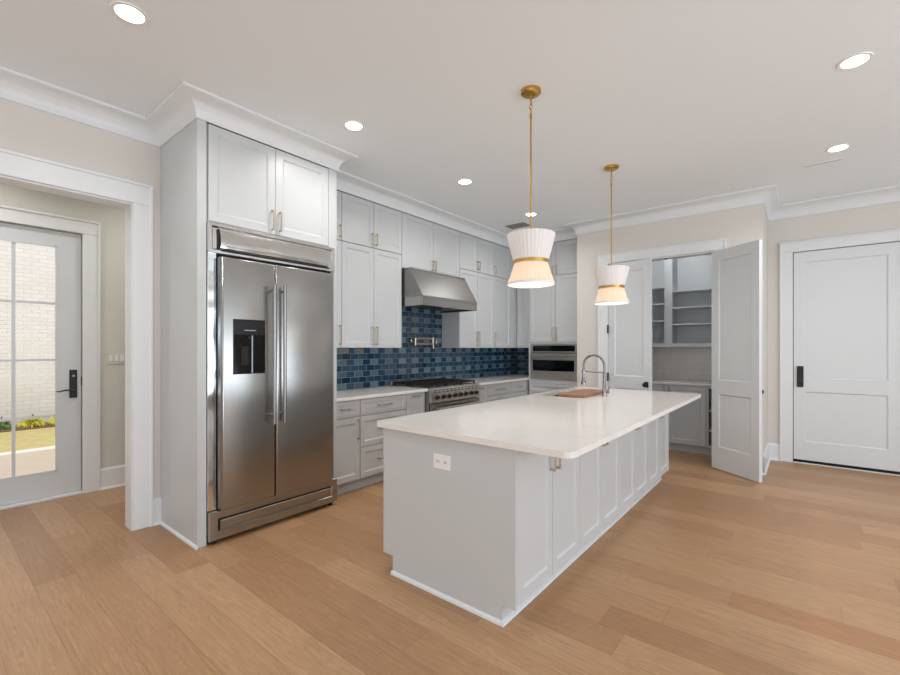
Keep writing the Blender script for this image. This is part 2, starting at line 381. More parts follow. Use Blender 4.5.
# hall
DY0, DY1 = 0.085, 1.012
b = MB()
b.box(-5.40, -5.28, DY1, 2.6, 0, CZ); b.box(-5.40, -5.28, DY0, DY1, 2.445, CZ); b.box(-5.40, -5.28, -3.5, DY0, 0, CZ)
struct(b.done('wall_hall', 'hallwall'), 'pale wall around the glazed exterior door in the hall', 'wall')
struct(MB().box(-5.28, -4.06, 2.5, 2.6, 0, CZ).done('wall_hall_end', 'hallwall'), 'end wall of the hall', 'wall')

# crown moulding swept round the room
def crown(path, z1, proj, drop, name):
    prof = [(0.0, z1 - drop), (0.012, z1 - drop), (0.014, z1 - drop + 0.012)]
    for k in range(0, 9):
        a = k / 8.0 * math.pi / 2
        prof.append((0.014 + (proj - 0.03) * (1 - math.cos(a)), z1 - drop + 0.016 + (drop - 0.042) * math.sin(a)))
    prof += [(proj - 0.008, z1 - 0.022), (proj, z1 - 0.018), (proj, z1 - 0.001), (0.0, z1 - 0.001)]
    bm = bmesh.new(); rows = []
    n = len(path)
    for i, p in enumerate(path):
        p = Vector(p)
        d0 = (p - Vector(path[i - 1])).normalized() if i else None
        d1 = (Vector(path[i + 1]) - p).normalized() if i < n - 1 else None
        if d0 is None: m = Vector((d1.y, -d1.x))
        elif d1 is None: m = Vector((d0.y, -d0.x))
        else:
            a, c = Vector((d0.y, -d0.x)), Vector((d1.y, -d1.x)); m = (a + c); m = m / (1 + a.dot(c))
        rows.append([bm.verts.new((p.x + m.x * q, p.y + m.y * q, z)) for q, z in prof])
    for A, B in zip(rows, rows[1:]):
        for k in range(len(prof)):
            k2 = (k + 1) % len(prof); bm.faces.new((A[k], A[k2], B[k2], B[k]))
    bm.faces.new(rows[0]); bm.faces.new(rows[-1])
    b = MB(); b.bm.free(); b.bm = bm
    return b.done(name, 'white', smooth=True)
XF, XU, XB = -3.215, -3.59, -3.31          # fridge surround face, upper door face, base door face
YO = 5.985                                  # oven cabinet face
path = [(-3.91, -3.5), (-3.91, 1.228), (XF, 1.228), (XF, 2.373), (XU, 2.373), (XU, 6.13), (-3.285, 6.13), (-3.285, YO), (-2.432, YO), (-2.432, 5.80), (-0.34, 5.80), (-0.34, 6.65), (4.2, 6.65)]
struct(crown(path, CZ, 0.134, 0.142, 'trim_1'), 'white cove crown moulding above cabinets and walls', 'moulding')

# casings
def casing(fr, u0, u1, z1, wd, name, hd=None, both=True, t=0.02):
    b = MB(fr); hd = hd or wd
    b.box(u0 - wd, u0, 0, t, 0, z1, 0.003); b.box(u1, u1 + wd, 0, t, 0, z1, 0.003)
    b.box(u0 - wd, u1 + wd, 0, t + 0.003, z1, z1 + hd, 0.003)
    b.box(u0 - wd - 0.008, u0 - wd + 0.012, 0, t + 0.012, 0, z1 + hd, 0.003); b.box(u1 + wd - 0.012, u1 + wd + 0.008, 0, t + 0.012, 0, z1 + hd, 0.003)
    b.box(u0 - wd - 0.008, u1 + wd + 0.008, 0, t + 0.014, z1 + hd - 0.012, z1 + hd + 0.008, 0.003)
    return b.done(name, 'white')
struct(casing(FX(-3.91), -0.95, 1.042, 2.455, 0.118, 'trim_2', 0.15), 'wide white casing of the opening to the hall', 'casing')
b = MB(); b.box(-4.061, -3.909, 1.036, 1.050, 0, 2.455); b.box(-4.061, -3.909, -0.95, -0.934, 0, 2.455); b.box(-4.061, -3.909, -0.934, 1.036, 2.443, 2.456)
struct(b.done('trim_3', 'white'), 'white jamb lining the hall opening', 'casing')
struct(casing(FX(-5.28), DY0, DY1, 2.445, 0.122, 'trim_4'), 'white casing around the glazed exterior door', 'casing')
struct(casing(FY(5.80), -2.006, -0.80, 2.485, 0.118, 'trim_5'), 'white casing around the pantry doorway', 'casing')
b = MB(); b.box(-2.022, -2.006, 5.80, 5.92, 0, 2.485); b.box(-0.80, -0.784, 5.80, 5.92, 0, 2.485); b.box(-2.006, -0.80, 5.801, 5.919, 2.470, 2.486)
struct(b.done('trim_6', 'white'), 'white jamb lining the pantry doorway', 'casing')
struct(casing(FY(6.65), -0.095, 0.83, 2.515, 0.118, 'trim_7'), 'white casing around the far closed door', 'casing')

def baseboard(fr, u0, u1, name, lab, h=0.205, cap0=True):
    b = MB(fr); b.prism([(0, 0), (0.016, 0), (0.016, h - 0.02), (0.009, h - 0.008), (0.007, h), (0, h)], u0, u1)
    b.prism([(0.016, 0), (0.030, 0), (0.028, 0.012), (0.022, 0.018), (0.016, 0.02)], u0, u1)
    struct(b.done(name, 'white'), lab, 'baseboard')
baseboard(FX(-3.91), 1.169, 1.228, 'baseboard_left', 'short white baseboard between hall casing and refrigerator panel')
baseboard(FX(-3.91), -3.5, -1.08, 'baseboard_left_rear', 'white baseboard left of the hall opening')
baseboard(FX(-5.28), 1.142, 2.5, 'baseboard_hall', 'white baseboard beside the glazed exterior door')
baseboard(FY(6.65), -0.34, -0.221, 'baseboard_far', 'white baseboard beside the far door')
baseboard(FY(6.65), 0.956, 4.2, 'baseboard_far_right', 'white baseboard right of the far door')
baseboard(FX(-0.34), 5.784, 6.65, 'baseboard_side', 'white baseboard on the short wall right of the pantry')
baseboard(FY(5.80), -0.674, -0.324, 'baseboard_front', 'white baseboard behind the open pantry door')
baseboard(FY(5.80), -2.432, -2.132, 'baseboard_front_left', 'white baseboard left of the pantry doorway')

# ------------------------------------------------------------------ doors
def panel_face(b, u0, u1, z0, z1, n, dep, s, d=1):
    """sunk panel: bead slope from the rails down to the panel field (d=-1 for the back face)"""
    b.loft(u0, u1, z0, z1, [(0, n), (0.006, n - d * 0.002), (0.014, n - d * dep)], cap0=False, cap1=True)
def door_leaf(fr, u0, u1, z0, z1, panels, st, t, name, m, parent):
    """rails and stiles as solid pieces with sunk panels on both faces"""
    b = MB(fr)
    ps = sorted(panels)
    b.box(u0, u0 + st, 0, t, z0, z1); b.box(u1 - st, u1, 0, t, z0, z1)
    zs = [z0] + [z for p in ps for z in p] + [z1]
    for i in range(0, len(zs), 2): b.box(u0 + st, u1 - st, 0, t, zs[i], zs[i + 1])
    for a, c in ps:
        b.box(u0 + st, u1 - st, 0.012, t - 0.012, a, c)
        b.loft(u0 + st, u1 - st, a, c, [(0, t), (0.012, t - 0.011)], False, False)
        b.loft(u0 + st, u1 - st, a, c, [(0, 0), (0.012, 0.011)], False, False)
    return b.done(name, m, parent)

# far closed door
d = thing('door_3', 'white two panel closed door with black keypad lock', 'door', (-0.089, 6.66, 0)); d['kind'] = 'structure'
fr = FY(6.70)
door_leaf(fr, -0.088, 0.823, 0.045, 2.508, [(0.262, 0.855), (1.01, 2.39)], 0.105, 0.045, 'panel', 'door', d)
MB(fr).box(-0.058, 0.004, 0.045, 0.066, 0.908, 1.155, 0.004).done('keypad_lock', 'black', d)
b = MB(fr)
for i in range(4):
    for j in range(2): b.box(-0.047 + j * 0.026, -0.032 + j * 0.026, 0.066, 0.068, 1.05 + i * 0.022, 1.062 + i * 0.022)
b.solid(fr.p(-0.027, 0.066, 0.955), [(0.014, 0), (0.014, -0.008), (0.012, -0.01)], 16, 'y')
b.done('keypad', 'rubber', [c for c in d.children if c.name.startswith('keypad_lock')][0])
MB(fr).box(-0.094, -0.0885, 0.01, 0.052, 0.94, 0.99).done('strike_plate', 'black', d)
MB(fr).box(-0.09, 0.825, -0.01, 0.035, 0.0115, 0.0445).done('door_sweep', 'dark', d)
struct(MB().box(-0.095, 0.83, 6.645, 6.78, 0.0, 0.011, 0.003).done('trim_8', 'white'), 'pale threshold under the far closed door', 'threshold')

b = MB(); b.box(-0.0945, -0.070, 6.702, 6.78, 0.012, 2.5145); b.box(0.805, 0.8295, 6.702, 6.78, 0.012, 2.5145); b.box(-0.070, 0.805, 6.702, 6.78, 2.49, 2.5145)  # added dark strips stop light leaking round the closed door
struct(b.done('trim_10', 'rubber'), 'added dark strip blocking light behind the far door', 'light stop')
# pantry doors
d = thing('door_2', 'white pantry door leaf standing slightly ajar, left of the shelves', 'door', (-2.004, 5.80, 0)); d['kind'] = 'structure'
a = math.radians(14.0); uu = Vector((math.cos(a), -math.sin(a), 0)); nn = Vector((-math.sin(a), -math.cos(a), 0))
fr = FR((-2.0, 5.838, 0), uu, nn)
door_leaf(fr, 0.003, 0.584, 0.012, 2.465, [(0.262, 0.855), (1.01, 2.35)], 0.095, 0.036, 'panel', 'door', d)
k = MB(fr).box(0.506, 0.558, 0.036, 0.042, 0.885, 0.955, 0.002).done('knob_plate', 'black', d)
MB(fr).tube([fr.p(0.532, 0.04, 0.92), fr.p(0.532, 0.07, 0.92)], 0.009).tube([fr.p(0.532, 0.066, 0.92), fr.p(0.532, 0.078, 0.92), fr.p(0.532, 0.092, 0.92), fr.p(0.532, 0.098, 0.92)], [0.014, 0.026, 0.026, 0.016], 16).done('knob', 'black', k, True)
for z in (0.30, 0.99, 1.62, 2.25): MB().tube([(-2.000, 5.776, z - 0.055), (-2.000, 5.776, z + 0.055)], 0.010).done('hinge', 'black', d)
d = thing('door_4', 'white pantry door leaf swung wide open, right of the shelves', 'door', (-0.805, 5.79, 0)); d['kind'] = 'structure'
du = Vector((0.483, -0.386, 0)).normalized(); dn = Vector((-du.y * -1, du.x * -1, 0)); dn = Vector((du.y, -du.x, 0))
fr = FR((-0.790, 5.785, 0), du, dn)
door_leaf(fr, 0.0, 0.600, 0.012, 2.465, [(0.262, 0.855), (1.01, 2.35)], 0.095, 0.036, 'panel', 'door', d)
k = MB(fr).box(0.520, 0.572, -0.006, 0.0, 0.885, 0.955, 0.002).done('knob_plate', 'black', d)
MB(fr).tube([fr.p(0.546, -0.004, 0.92), fr.p(0.546, -0.036, 0.92)], 0.009).tube([fr.p(0.546, -0.03, 0.92), fr.p(0.546, -0.04, 0.92), fr.p(0.546, -0.054, 0.92), fr.p(0.546, -0.06, 0.92)], [0.014, 0.026, 0.026, 0.016], 16).done('knob', 'black', k, True)
for z in (0.30, 0.99, 1.52, 2.25): MB().tube([(-0.796, 5.790, z - 0.05), (-0.796, 5.790, z + 0.05)], 0.0075).done('hinge', 'black', d)
# ball catches in the head jamb
for x in (-1.47, -1.31):
    o = MB().box(x - 0.02, x + 0.02, 5.822, 5.848, 2.458, 2.470, 0.003).done('door_catch', 'black')
    tag(o, 'small black catch in the pantry head jamb, ' + ('nearer the ajar leaf' if x < -1.4 else 'nearer the wide open leaf'), 'door catch', 'door catches in the pantry head jamb')

# exterior door
d = thing('door_1', 'pale glazed exterior door with six panes and black lever in the hall', 'door', (-5.33, 0.55, 0)); d['kind'] = 'structure'
fr = FX(-5.345)
y0, y1 = DY0 + 0.005, DY1 - 0.006
g0, g1, gz0, gz1 = y0 + 0.178, 0.832, 0.252, 2.292
b = MB(fr); b.box(y0, g0, 0, 0.046, 0.03, 2.434); b.box(g1, y1, 0, 0.046, 0.03, 2.434); b.box(g0, g1, 0, 0.046, 0.03, gz0); b.box(g0, g1, 0, 0.046, gz1, 2.434)
b.box(g0, g1, 0.046, 0.052, gz0 - 0.012, gz0 + 0.008); b.box(g0, g1, 0.046, 0.052, gz1 - 0.008, gz1 + 0.012); b.box(g1 - 0.008, g1 + 0.012, 0.046, 0.052, gz0 - 0.012, gz1 + 0.012); b.box(g0 - 0.012, g0 + 0.008, 0.046, 0.052, gz0 - 0.012, gz1 + 0.012)
b.done('frame', 'extdoor', d)
b = MB(fr)
for y in (0.555,): b.box(y - 0.010, y + 0.012, 0.008, 0.04, gz0, gz1)
for z in (0.752, 1.262, 1.776): b.box(g0, g1, 0.009, 0.039, z - 0.010, z + 0.010)
b.done('muntin_grid', 'extdoor', d)
MB(fr).box(g0, g1, 0.020, 0.026, gz0, gz1).done('glass_pane', 'glass', d)
k = MB(fr).box(0.922, 0.978, 0.046, 0.056, 0.905, 1.168, 0.003).done('lever_plate', 'black', d)
MB(fr).tube([fr.p(0.95, 0.05, 0.975), fr.p(0.95, 0.095, 0.975)], 0.010).tube([fr.p(0.958, 0.095, 0.975), fr.p(0.92, 0.097, 0.982), fr.p(0.88, 0.095, 0.982), fr.p(0.85, 0.092, 0.972), fr.p(0.825, 0.09, 0.975)], [0.009, 0.008, 0.007, 0.006, 0.004]).done('lever', 'black', k, True)
MB(fr).solid(fr.p(0.95, 0.056, 1.11), [(0.014, 0.0), (0.014, 0.006), (0.011, 0.009)], 16, 'x').done('thumb_turn', 'chrome', k)
MB(fr).box(1.0075, 1.014, 0.02, 0.06, 1.02, 1.10).done('strike_plate', 'black', d)
struct(MB().box(-5.40, -5.262, DY0, DY1, 0, 0.026, 0.004).done('trim_9', 'white'), 'pale threshold under the exterior door', 'threshold')

# ------------------------------------------------------------------ outdoors seen through the door
struct(MB().box(-8.35, -5.41, -8, 8, -0.20, -0.08).done('patio_slab', 'concrete'), 'tan concrete patio outside the glazed door', 'patio')
tag(MB().box(-8.55, -8.35, -8, 8, -0.2, -0.065, 0.01).done('patio_kerb', 'kerb'), 'pale concrete kerb between patio and lawn', 'kerb')
struct(MB().box(-10.65, -8.55, -8, 8, -0.2, -0.075).done('lawn', 'grass'), 'dry yellow green lawn beyond the patio', 'lawn')
struct(MB().box(-11.35, -10.65, -8, 8, -0.2, -0.06).done('mulch_bed', 'mulch'), 'brown mulch bed along the white brick house', 'garden bed')
tag(MB().box(-11.6, -11.35, -9, 9, -0.2, 6.0).done('brick_house', 'brick'), 'white painted brick house wall beyond the lawn', 'house')
def shrub(x, y, r, m, label, n=260):
    s = thing('garden_shrub', label, 'shrub', (x, y, -0.06), 'shrubs along the white brick wall')
    b = MB()
    for i in range(n):
        a = random.uniform(0, 6.283); el = random.uniform(0.1, 1.2); L = r * random.uniform(0.65, 1.1)
        dr = Vector((math.cos(a) * math.cos(el), math.sin(a) * math.cos(el), math.sin(el)))
        p0 = Vector((x, y, -0.06)) + dr * L * random.uniform(0.1, 0.5); p1 = Vector((x, y, -0.06)) + dr * L
        side = dr.cross(Vector((random.random(), random.random(), random.random()))).normalized() * 0.028
        mid = (p0 + p1) / 2 + Vector((0, 0, 0.03))
        vs = [b.bm.verts.new(q) for q in (p0, mid + side, p1 - Vector((0, 0, 0.04)), mid - side)]
        b.bm.faces.new(vs)
    b.done('foliage', m, s)
    MB().tube([(x, y, -0.06), (x + 0.02, y, 0.06), (x, y + 0.02, 0.16)], [0.02, 0.015, 0.008], 6).done('stem', 'mulch', s)
SHR = [(-10.98, 0.98, 0.19, 'leafg', 'small green shrub at the left end of the row outside'), (-10.95, 1.38, 0.21, 'leafy', 'yellow green shrub just right of the small green one outside'),
       (-10.95, 1.80, 0.22, 'leafy', 'rightmost yellow green shrub, seen beside the door stile')]
for s_ in SHR: shrub(*s_)

# ------------------------------------------------------------------ cabinet parts
def shaker(fr, u0, u1, z0, z1, name, parent, t=0.020, s=0.055, m='cab'):
    g = 0.0015; b = MB(fr)
    b.loft(u0 + g, u1 - g, z0 + g, z1 - g, [(0, -t), (0, -0.0015), (0.0015, 0), (s, 0), (s + 0.004, -0.0035), (s + 0.013, -0.0085), (s + 0.02, -0.0085)])
    return b.done(name, m, parent)
def pull_v(fr, u, z0, z1, parent):
    b = MB(fr); b.box(u - 0.0055, u + 0.0055, 0.026, 0.034, z0, z1, 0.0015)
    for z in (z0 + 0.006, z1 - 0.006): b.box(u - 0.0055, u + 0.0055, 0.0, 0.028, z - 0.006, z + 0.006)
    return b.done('handle', 'pull', parent)
def pull_h(fr, u0, u1, z, parent):
    b = MB(fr); b.box(u0, u1, 0.026, 0.034, z - 0.0055, z + 0.0055, 0.0015)
    for u in (u0 + 0.006, u1 - 0.006): b.box(u - 0.006, u + 0.006, 0.0, 0.028, z - 0.0055, z + 0.0055)
    return b.done('handle', 'pull', parent)

# ---- refrigerator surround
t = thing('refrigerator_cabinet', 'tall pale grey cabinet surround with two doors above the refrigerator', 'cabinet', (-3.55, 1.79, 0))
b = MB(); b.box(-3.905, XF, 1.228, 1.286, 0, 2.94); b.done('side_panel', 'cab', t)
MB().box(-3.905, XF, 2.334, 2.373, 0, 2.94).done('side_panel', 'cab', t)
MB().box(-3.905, XF - 0.022, 1.286, 2.334, 2.25, 2.94).done('body', 'cab', t)
MB().box(XF - 0.024, XF, 2.290, 2.334, 2.25, 2.94).done('filler', 'cab', t)
fr = FX(XF)
d1 = shaker(fr, 1.300, 1.797, 2.258, 2.934, 'door', t, s=0.06); pull_v(fr, 1.765, 2.285, 2.44, d1)
d2 = shaker(fr, 1.797, 2.288, 2.258, 2.934, 'door', t, s=0.06); pull_v(fr, 1.829, 2.285, 2.44, d2)
b = MB(FY(1.228)); b.prism([(0, 0), (0.014, 0), (0.011, 0.012), (0, 0.018)], -3.905, XF + 0.014); b.done('shoe_moulding', 'white', t)

# ---- refrigerator
XR = XF + 0.012
r = thing('refrigerator', 'stainless steel side-by-side refrigerator with water dispenser', 'refrigerator', (-3.5, 1.80, 0))
fr = FX(XR)
MB().box(-3.86, XR - 0.03, 1.292, 2.314, 0.03, 2.24).done('body', 'dark', r)
MB(fr).box(1.289, 1.345, -0.02, 0.004, 0.235, 2.045, 0.002).done('side_trim', 'steelwavy', r)
MB(fr).box(2.297, 2.330, -0.02, 0.004, 0.235, 2.045, 0.002).done('side_trim', 'steelh', r)
b = MB(fr); b.loft(1.289, 2.333, 2.035, 2.245, [(0, -0.02), (0, 0.012), (0.003, 0.016), (0.022, 0.016)], True, False)
# frame of the top grille with inset louvre panel
b.loft(1.311, 2.311, 2.057, 2.223, [(0, 0.016), (0.010, 0.004)], False, True)
g = b.done('top_grille', 'steelwavy', r)
b = MB(fr); b.prism([(0.004, 2.070), (0.026, 2.074), (0.030, 2.10), (0.026, 2.15), (0.012, 2.195), (0.004, 2.20)], 1.366, 2.262); b.done('grille_panel', 'steelwavy', g, True)
b = MB(fr); b.box(1.352, 1.362, 0.0, 0.02, 2.06, 2.205); b.box(1.37, 2.27, 0.004, 0.018, 2.052, 2.066); b.done('grille_gap', 'dark', g)
def fdoor(u0, u1, edge_left):
    b = MB(fr); z0, z1 = 0.240, 2.006
    b.loft(u0, u1, z0, z1, [(0, -0.015), (0, 0.066), (0.005, 0.075), (0.012, 0.078)])
    return b.done('door', 'steeldoor', r, True)
dl = fdoor(1.352, 1.745, True); dr = fdoor(1.751, 2.272, False)
MB(fr).box(1.3495, 1.3515, -0.012, 0.060, 0.243, 2.0).done('door_edge', 'steeledge', dl)
for u, dd in ((1.712, dl), (1.795, dr)):
    h = MB(fr).tube([fr.p(u, 0.128, 0.80), fr.p(u, 0.128, 1.85)], 0.0125, 16).done('handle', 'steel', dd, True)
    for z in (0.87, 1.80): MB(fr).tube([fr.p(u, 0.077, z), fr.p(u, 0.128, z)], 0.010, 12).done('handle_post', 'steeledge', h, True)
# dispenser
D0 = 0.078
dp = MB(fr).loft(1.427, 1.662, 1.183, 1.576, [(0, D0 - 0.002), (0, D0 + 0.003), (0.004, D0 + 0.004)], False, True).done('dispenser', 'dispenser', r, False, 'black water and ice dispenser')
MB(fr).loft(1.432, 1.657, 1.188, 1.468, [(0, D0 + 0.0042), (0.004, D0 + 0.006)], False, True).done('niche', 'glassblack', dp)
MB(fr).box(1.556, 1.566, D0 + 0.005, D0 + 0.009, 1.190, 1.462).done('divider', 'steeledge', dp)
MB(fr).box(1.480, 1.535, D0 + 0.006, D0 + 0.012, 1.245, 1.380, 0.003).done('paddle', 'rubber', dp)
MB(fr).box(1.505, 1.59, D0 + 0.004, D0 + 0.0055, 1.494, 1.500).done('display', 'steeledge', dp)
MB(fr).solid(fr.p(1.535, D0 + 0.014, 1.455), [(0.012, -0.02), (0.010, 0.0)], 14, 'z').done('spout', 'rubber', dp)
# kick grille
b = MB(fr); b.loft(1.291, 2.352, 0.028, 0.232, [(0, -0.03), (0, 0.022), (0.006, 0.030), (0.054, 0.030), (0.064, 0.018)], True, True)
kg = b.done('kick_plate', 'steelh', r)
MB(fr).loft(1.366, 2.282, 0.096, 0.160, [(0, 0.018), (0, 0.022), (0.004, 0.024)], False, True).done('kick_panel', 'steelh', kg)
b = MB(fr); b.box(1.356, 2.287, 0.016, 0.0225, 0.161, 0.168); b.box(1.356, 1.365, 0.016, 0.0225, 0.094, 0.161); b.done('kick_gap', 'dark', kg)
for u in (1.33, 2.30): MB(fr).solid(fr.p(u, -0.01, 0), [(0.018, 0), (0.018, 0.03)], 12).done('foot', 'rubber', r)

# ---- range wall: base cabinets
def base_cab(y0, y1, kind, label, group='base cabinets along the range wall', pulls=0.13):
    t = thing('base_cabinet', label, 'cabinet', ((-3.91 + XB) / 2, (y0 + y1) / 2, 0), group)
    MB().box(-3.905, XB - 0.021, y0 + 0.0005, y1 - 0.0005, 0.105, 0.883).done('body', 'cab', t)
    MB().box(-3.905, XB - 0.075, y0 + 0.0005, y1 - 0.0005, 0.0, 0.105).done('toe_kick', 'cab', t)
    MB(FX(XB - 0.075)).prism([(0, 0), (0.012, 0), (0.01, 0.012), (0, 0.016)], y0 + 0.001, y1 - 0.001).done('shoe_moulding', 'cab', t)
    fr = FX(XB); c = (y0 + y1) / 2
    if kind == 'dd':
        d = shaker(fr, y0 + 0.002, y1 - 0.002, 0.717, 0.875, 'drawer', t, s=0.036); pull_h(fr, c - pulls / 2, c + pulls / 2, 0.80, d)
        d = shaker(fr, y0 + 0.002, y1 - 0.002, 0.112, 0.712, 'door', t); pull_v(fr, y1 - 0.03, 0.50, 0.69, d)
    if kind == '3d':
        for z0, z1 in ((0.717, 0.875), (0.412, 0.712), (0.112, 0.407)):
            d = shaker(fr, y0 + 0.002, y1 - 0.002, z0, z1, 'drawer', t, s=0.036 if z0 > 0.7 else 0.05); pull_h(fr, c - pulls / 2, c + pulls / 2, z1 - 0.075 if z0 > 0.7 else (z0 + z1) / 2 + 0.005, d)
    if kind == 'po':
        d = shaker(fr, y0 + 0.002, y1 - 0.002, 0.112, 0.875, 'door', t, s=0.05); pull_h(fr, c - pulls / 2, c + pulls / 2, 0.845, d)
    return t
base_cab(2.374, 2.716, 'dd', 'pale grey base cabinet with drawer over door, beside the refrigerator', pulls=0.12)
base_cab(2.716, 3.342, '3d', 'pale grey three drawer base cabinet, second from the refrigerator', pulls=0.19)
base_cab(3.342, 3.640, 'po', 'narrow pale grey pull-out base cabinet left of the range', pulls=0.13)
base_cab(4.564, 4.889, 'po', 'narrow pale grey pull-out base cabinet right of the range', pulls=0.13)
base_cab(4.889, 5.493, '3d', 'pale grey three drawer base cabinet right of the narrow pull-out', pulls=0.19)
base_cab(5.493, 5.962, '3d', 'pale grey three drawer base cabinet in the corner by the oven', pulls=0.13)
o = MB().box(-3.905, XB - 0.001, 5.9625, 6.57, 0.0, 0.883).done('corner_filler', 'cab'); tag(o, 'pale grey filler strip in the base corner by the oven', 'cabinet filler')

o = MB().box(-3.907, -3.265, 2.375, 3.638, 0.884, 0.914, 0.003, 2).done('countertop', 'quartz'); tag(o, 'white quartz countertop between refrigerator and range', 'countertop', 'white quartz countertops')
b = MB(); b.poly([(-3.907, 4.563), (-3.265, 4.563), (-3.265, 5.975), (-3.305, 5.975), (-3.305, 6.575), (-3.907, 6.575)], 0.884, 0.914)
tag(b.done('countertop', 'quartz'), 'white quartz countertop running from the range into the corner', 'countertop', 'white quartz countertops')

# ---- tile backsplash
b = MB(); b.box(-3.909, -3.900, 2.374, 3.55, 0.915, 1.372); b.box(-3.909, -3.900, 3.55, 4.636, 0.915, 2.29); b.box(-3.909, -3.900, 4.636, 6.57, 0.915, 1.372)
tag(b.done('tile_backsplash', 'tile_y'), 'blue glazed brick tile backsplash behind the range', 'backsplash')
b = MB(); b.box(-3.899, -3.305, 6.570, 6.579, 0.915, 1.372)
tag(b.done('tile_backsplash', 'tile_x'), 'short blue tile backsplash on the corner return by the oven', 'backsplash')

# ---- wall cabinets
def wall_cab(y0, y1, doors, z0, z1, label, splits=True, x1=XU, pl=None, hinge=None, ph=0.195):
    t = thing('wall_cabinet', label, 'cabinet', ((-3.91 + x1) / 2, (y0 + y1) / 2, z0), 'wall cabinets along the range wall')
    MB().box(-3.899, x1 - 0.021, y0 + 0.0005, y1 - 0.0005, z0, z1).done('body', 'cab', t)
    MB(); fr = FX(x1); n = len(doors) - 1
    tiers = [(z0 + 0.002, 2.442, ph), (2.447, 2.934, 0.12)] if splits else [(z0 + 0.004, 2.934, 0.125)]
    for za, zb, hl in tiers:
        for i in range(n):
            a, c = doors[i], doors[i + 1]; d = shaker(fr, a + 0.0015, c - 0.0015, za, zb, 'door', t, s=0.05)
            if n == 2: u = c - 0.028 if i == 0 else a + 0.028
            else: u = (c - 0.028) if hinge == 'l' else (a + 0.028)
            pull_v(fr, u, za + 0.03, za + 0.03 + hl, d)
    return t
ZU = 1.372
wall_cab(2.374, 2.712, [2.374, 2.712], ZU, 2.94, 'narrow pale grey wall cabinet partly hidden beside the refrigerator', hinge='l')
wall_cab(2.712, 3.552, [2.712, 3.132, 3.552], ZU, 2.94, 'tall pale grey wall cabinet pair directly left of the hood')
wall_cab(3.552, 4.636, [3.552, 4.10, 4.636], 2.295, 2.94, 'short pale grey wall cabinet pair above the range hood', splits=False)
wall_cab(4.636, 5.47, [4.636, 5.058, 5.47], ZU, 2.94, 'tall pale grey wall cabinet pair directly right of the hood')
wall_cab(5.47, 5.95, [5.47, 5.95], ZU, 2.94, 'single door pale grey wall cabinet next to the inside corner', hinge='r')
MB_ = MB(); MB_.box(-3.899, XU - 0.002, 5.9505, 6.57, ZU, 2.94)
tag(MB_.done('corner_filler', 'cab'), 'pale grey filler closing the upper inside corner', 'cabinet filler')
t = thing('wall_cabinet', 'pale grey wall cabinet on the corner return beside the oven tower', 'cabinet', (-3.44, 6.35, ZU), 'wall cabinets along the range wall')
MB().box(XU, -3.2855, 6.152, 6.57, ZU, 2.94).done('body', 'cab', t)
fr = FY(6.13)
for za, zb, hl in ((ZU + 0.002, 2.442, 0.195), (2.447, 2.934, 0.12)):
    d = shaker(fr, XU + 0.012, -3.288, za, zb, 'door', t, s=0.045); pull_v(fr, -3.315, za + 0.03, za + 0.03 + hl, d)
# plates on the tile
def outlet(y, z, lab, w=0.115, h=0.07, m='plastic'):
    t = thing('wall_outlet', lab, 'outlet', (-3.9, y, z), 'outlets on the blue tile')
    fr = FX(-3.900)
    MB(fr).box(y - w / 2, y + w / 2, 0, 0.005, z - h / 2, z + h / 2, 0.0015).done('plate', m, t)
    b = MB(fr)
    for k in (-0.022, 0.022): b.box(y + k - 0.014, y + k + 0.014, 0.005, 0.0062, z - 0.012, z + 0.012)
    b.done('socket', 'plasticgrey', t)
outlet(2.98, 1.335, 'steel outlet plate on the tile nearest the refrigerator', 0.12, 0.06, 'chrome')
outlet(3.20, 1.335, 'steel outlet plate on the tile left of the pot filler', 0.10, 0.06, 'chrome')

# ---- range hood
XH = -3.285
h = thing('range_hood', 'stainless steel sloped range hood above the range', 'range hood', (-3.6, 4.095, 1.85))
fr = FX(0.0)
b = MB(fr); b.prism([(-3.899, 1.952), (XH, 1.952), (XH, 1.960), (-3.475, 2.268), (-3.475, 2.291), (-3.899, 2.291)], 3.575, 4.612); b.done('canopy', 'hoodsteel', h)
b = MB(fr); b.box(3.575, 4.612, -3.899, XH, 1.930, 1.952); b.box(3.575, 4.612, XH - 0.02, XH, 1.85, 1.93, 0.002); b.box(3.575, 3.593, -3.899, XH - 0.02, 1.85, 1.93); b.box(4.594, 4.612, -3.899, XH - 0.02, 1.85, 1.93); b.done('rim', 'steelh', h)
for i in range(3):
    y = 3.64 + i * 0.31; b = MB(fr)
    for k in range(9): b.box(y + k * 0.033, y + k * 0.033 + 0.02, -3.80, XH - 0.10, 1.868, 1.90)
    b.done('baffle_filter', 'steelh', h)
for y in (3.78, 4.42): MB(fr).solid(fr.p(y, XH - 0.06, 1.90), [(0.03, 0), (0.03, -0.012)], 16).done('hood_lamp', 'diffuser', h)

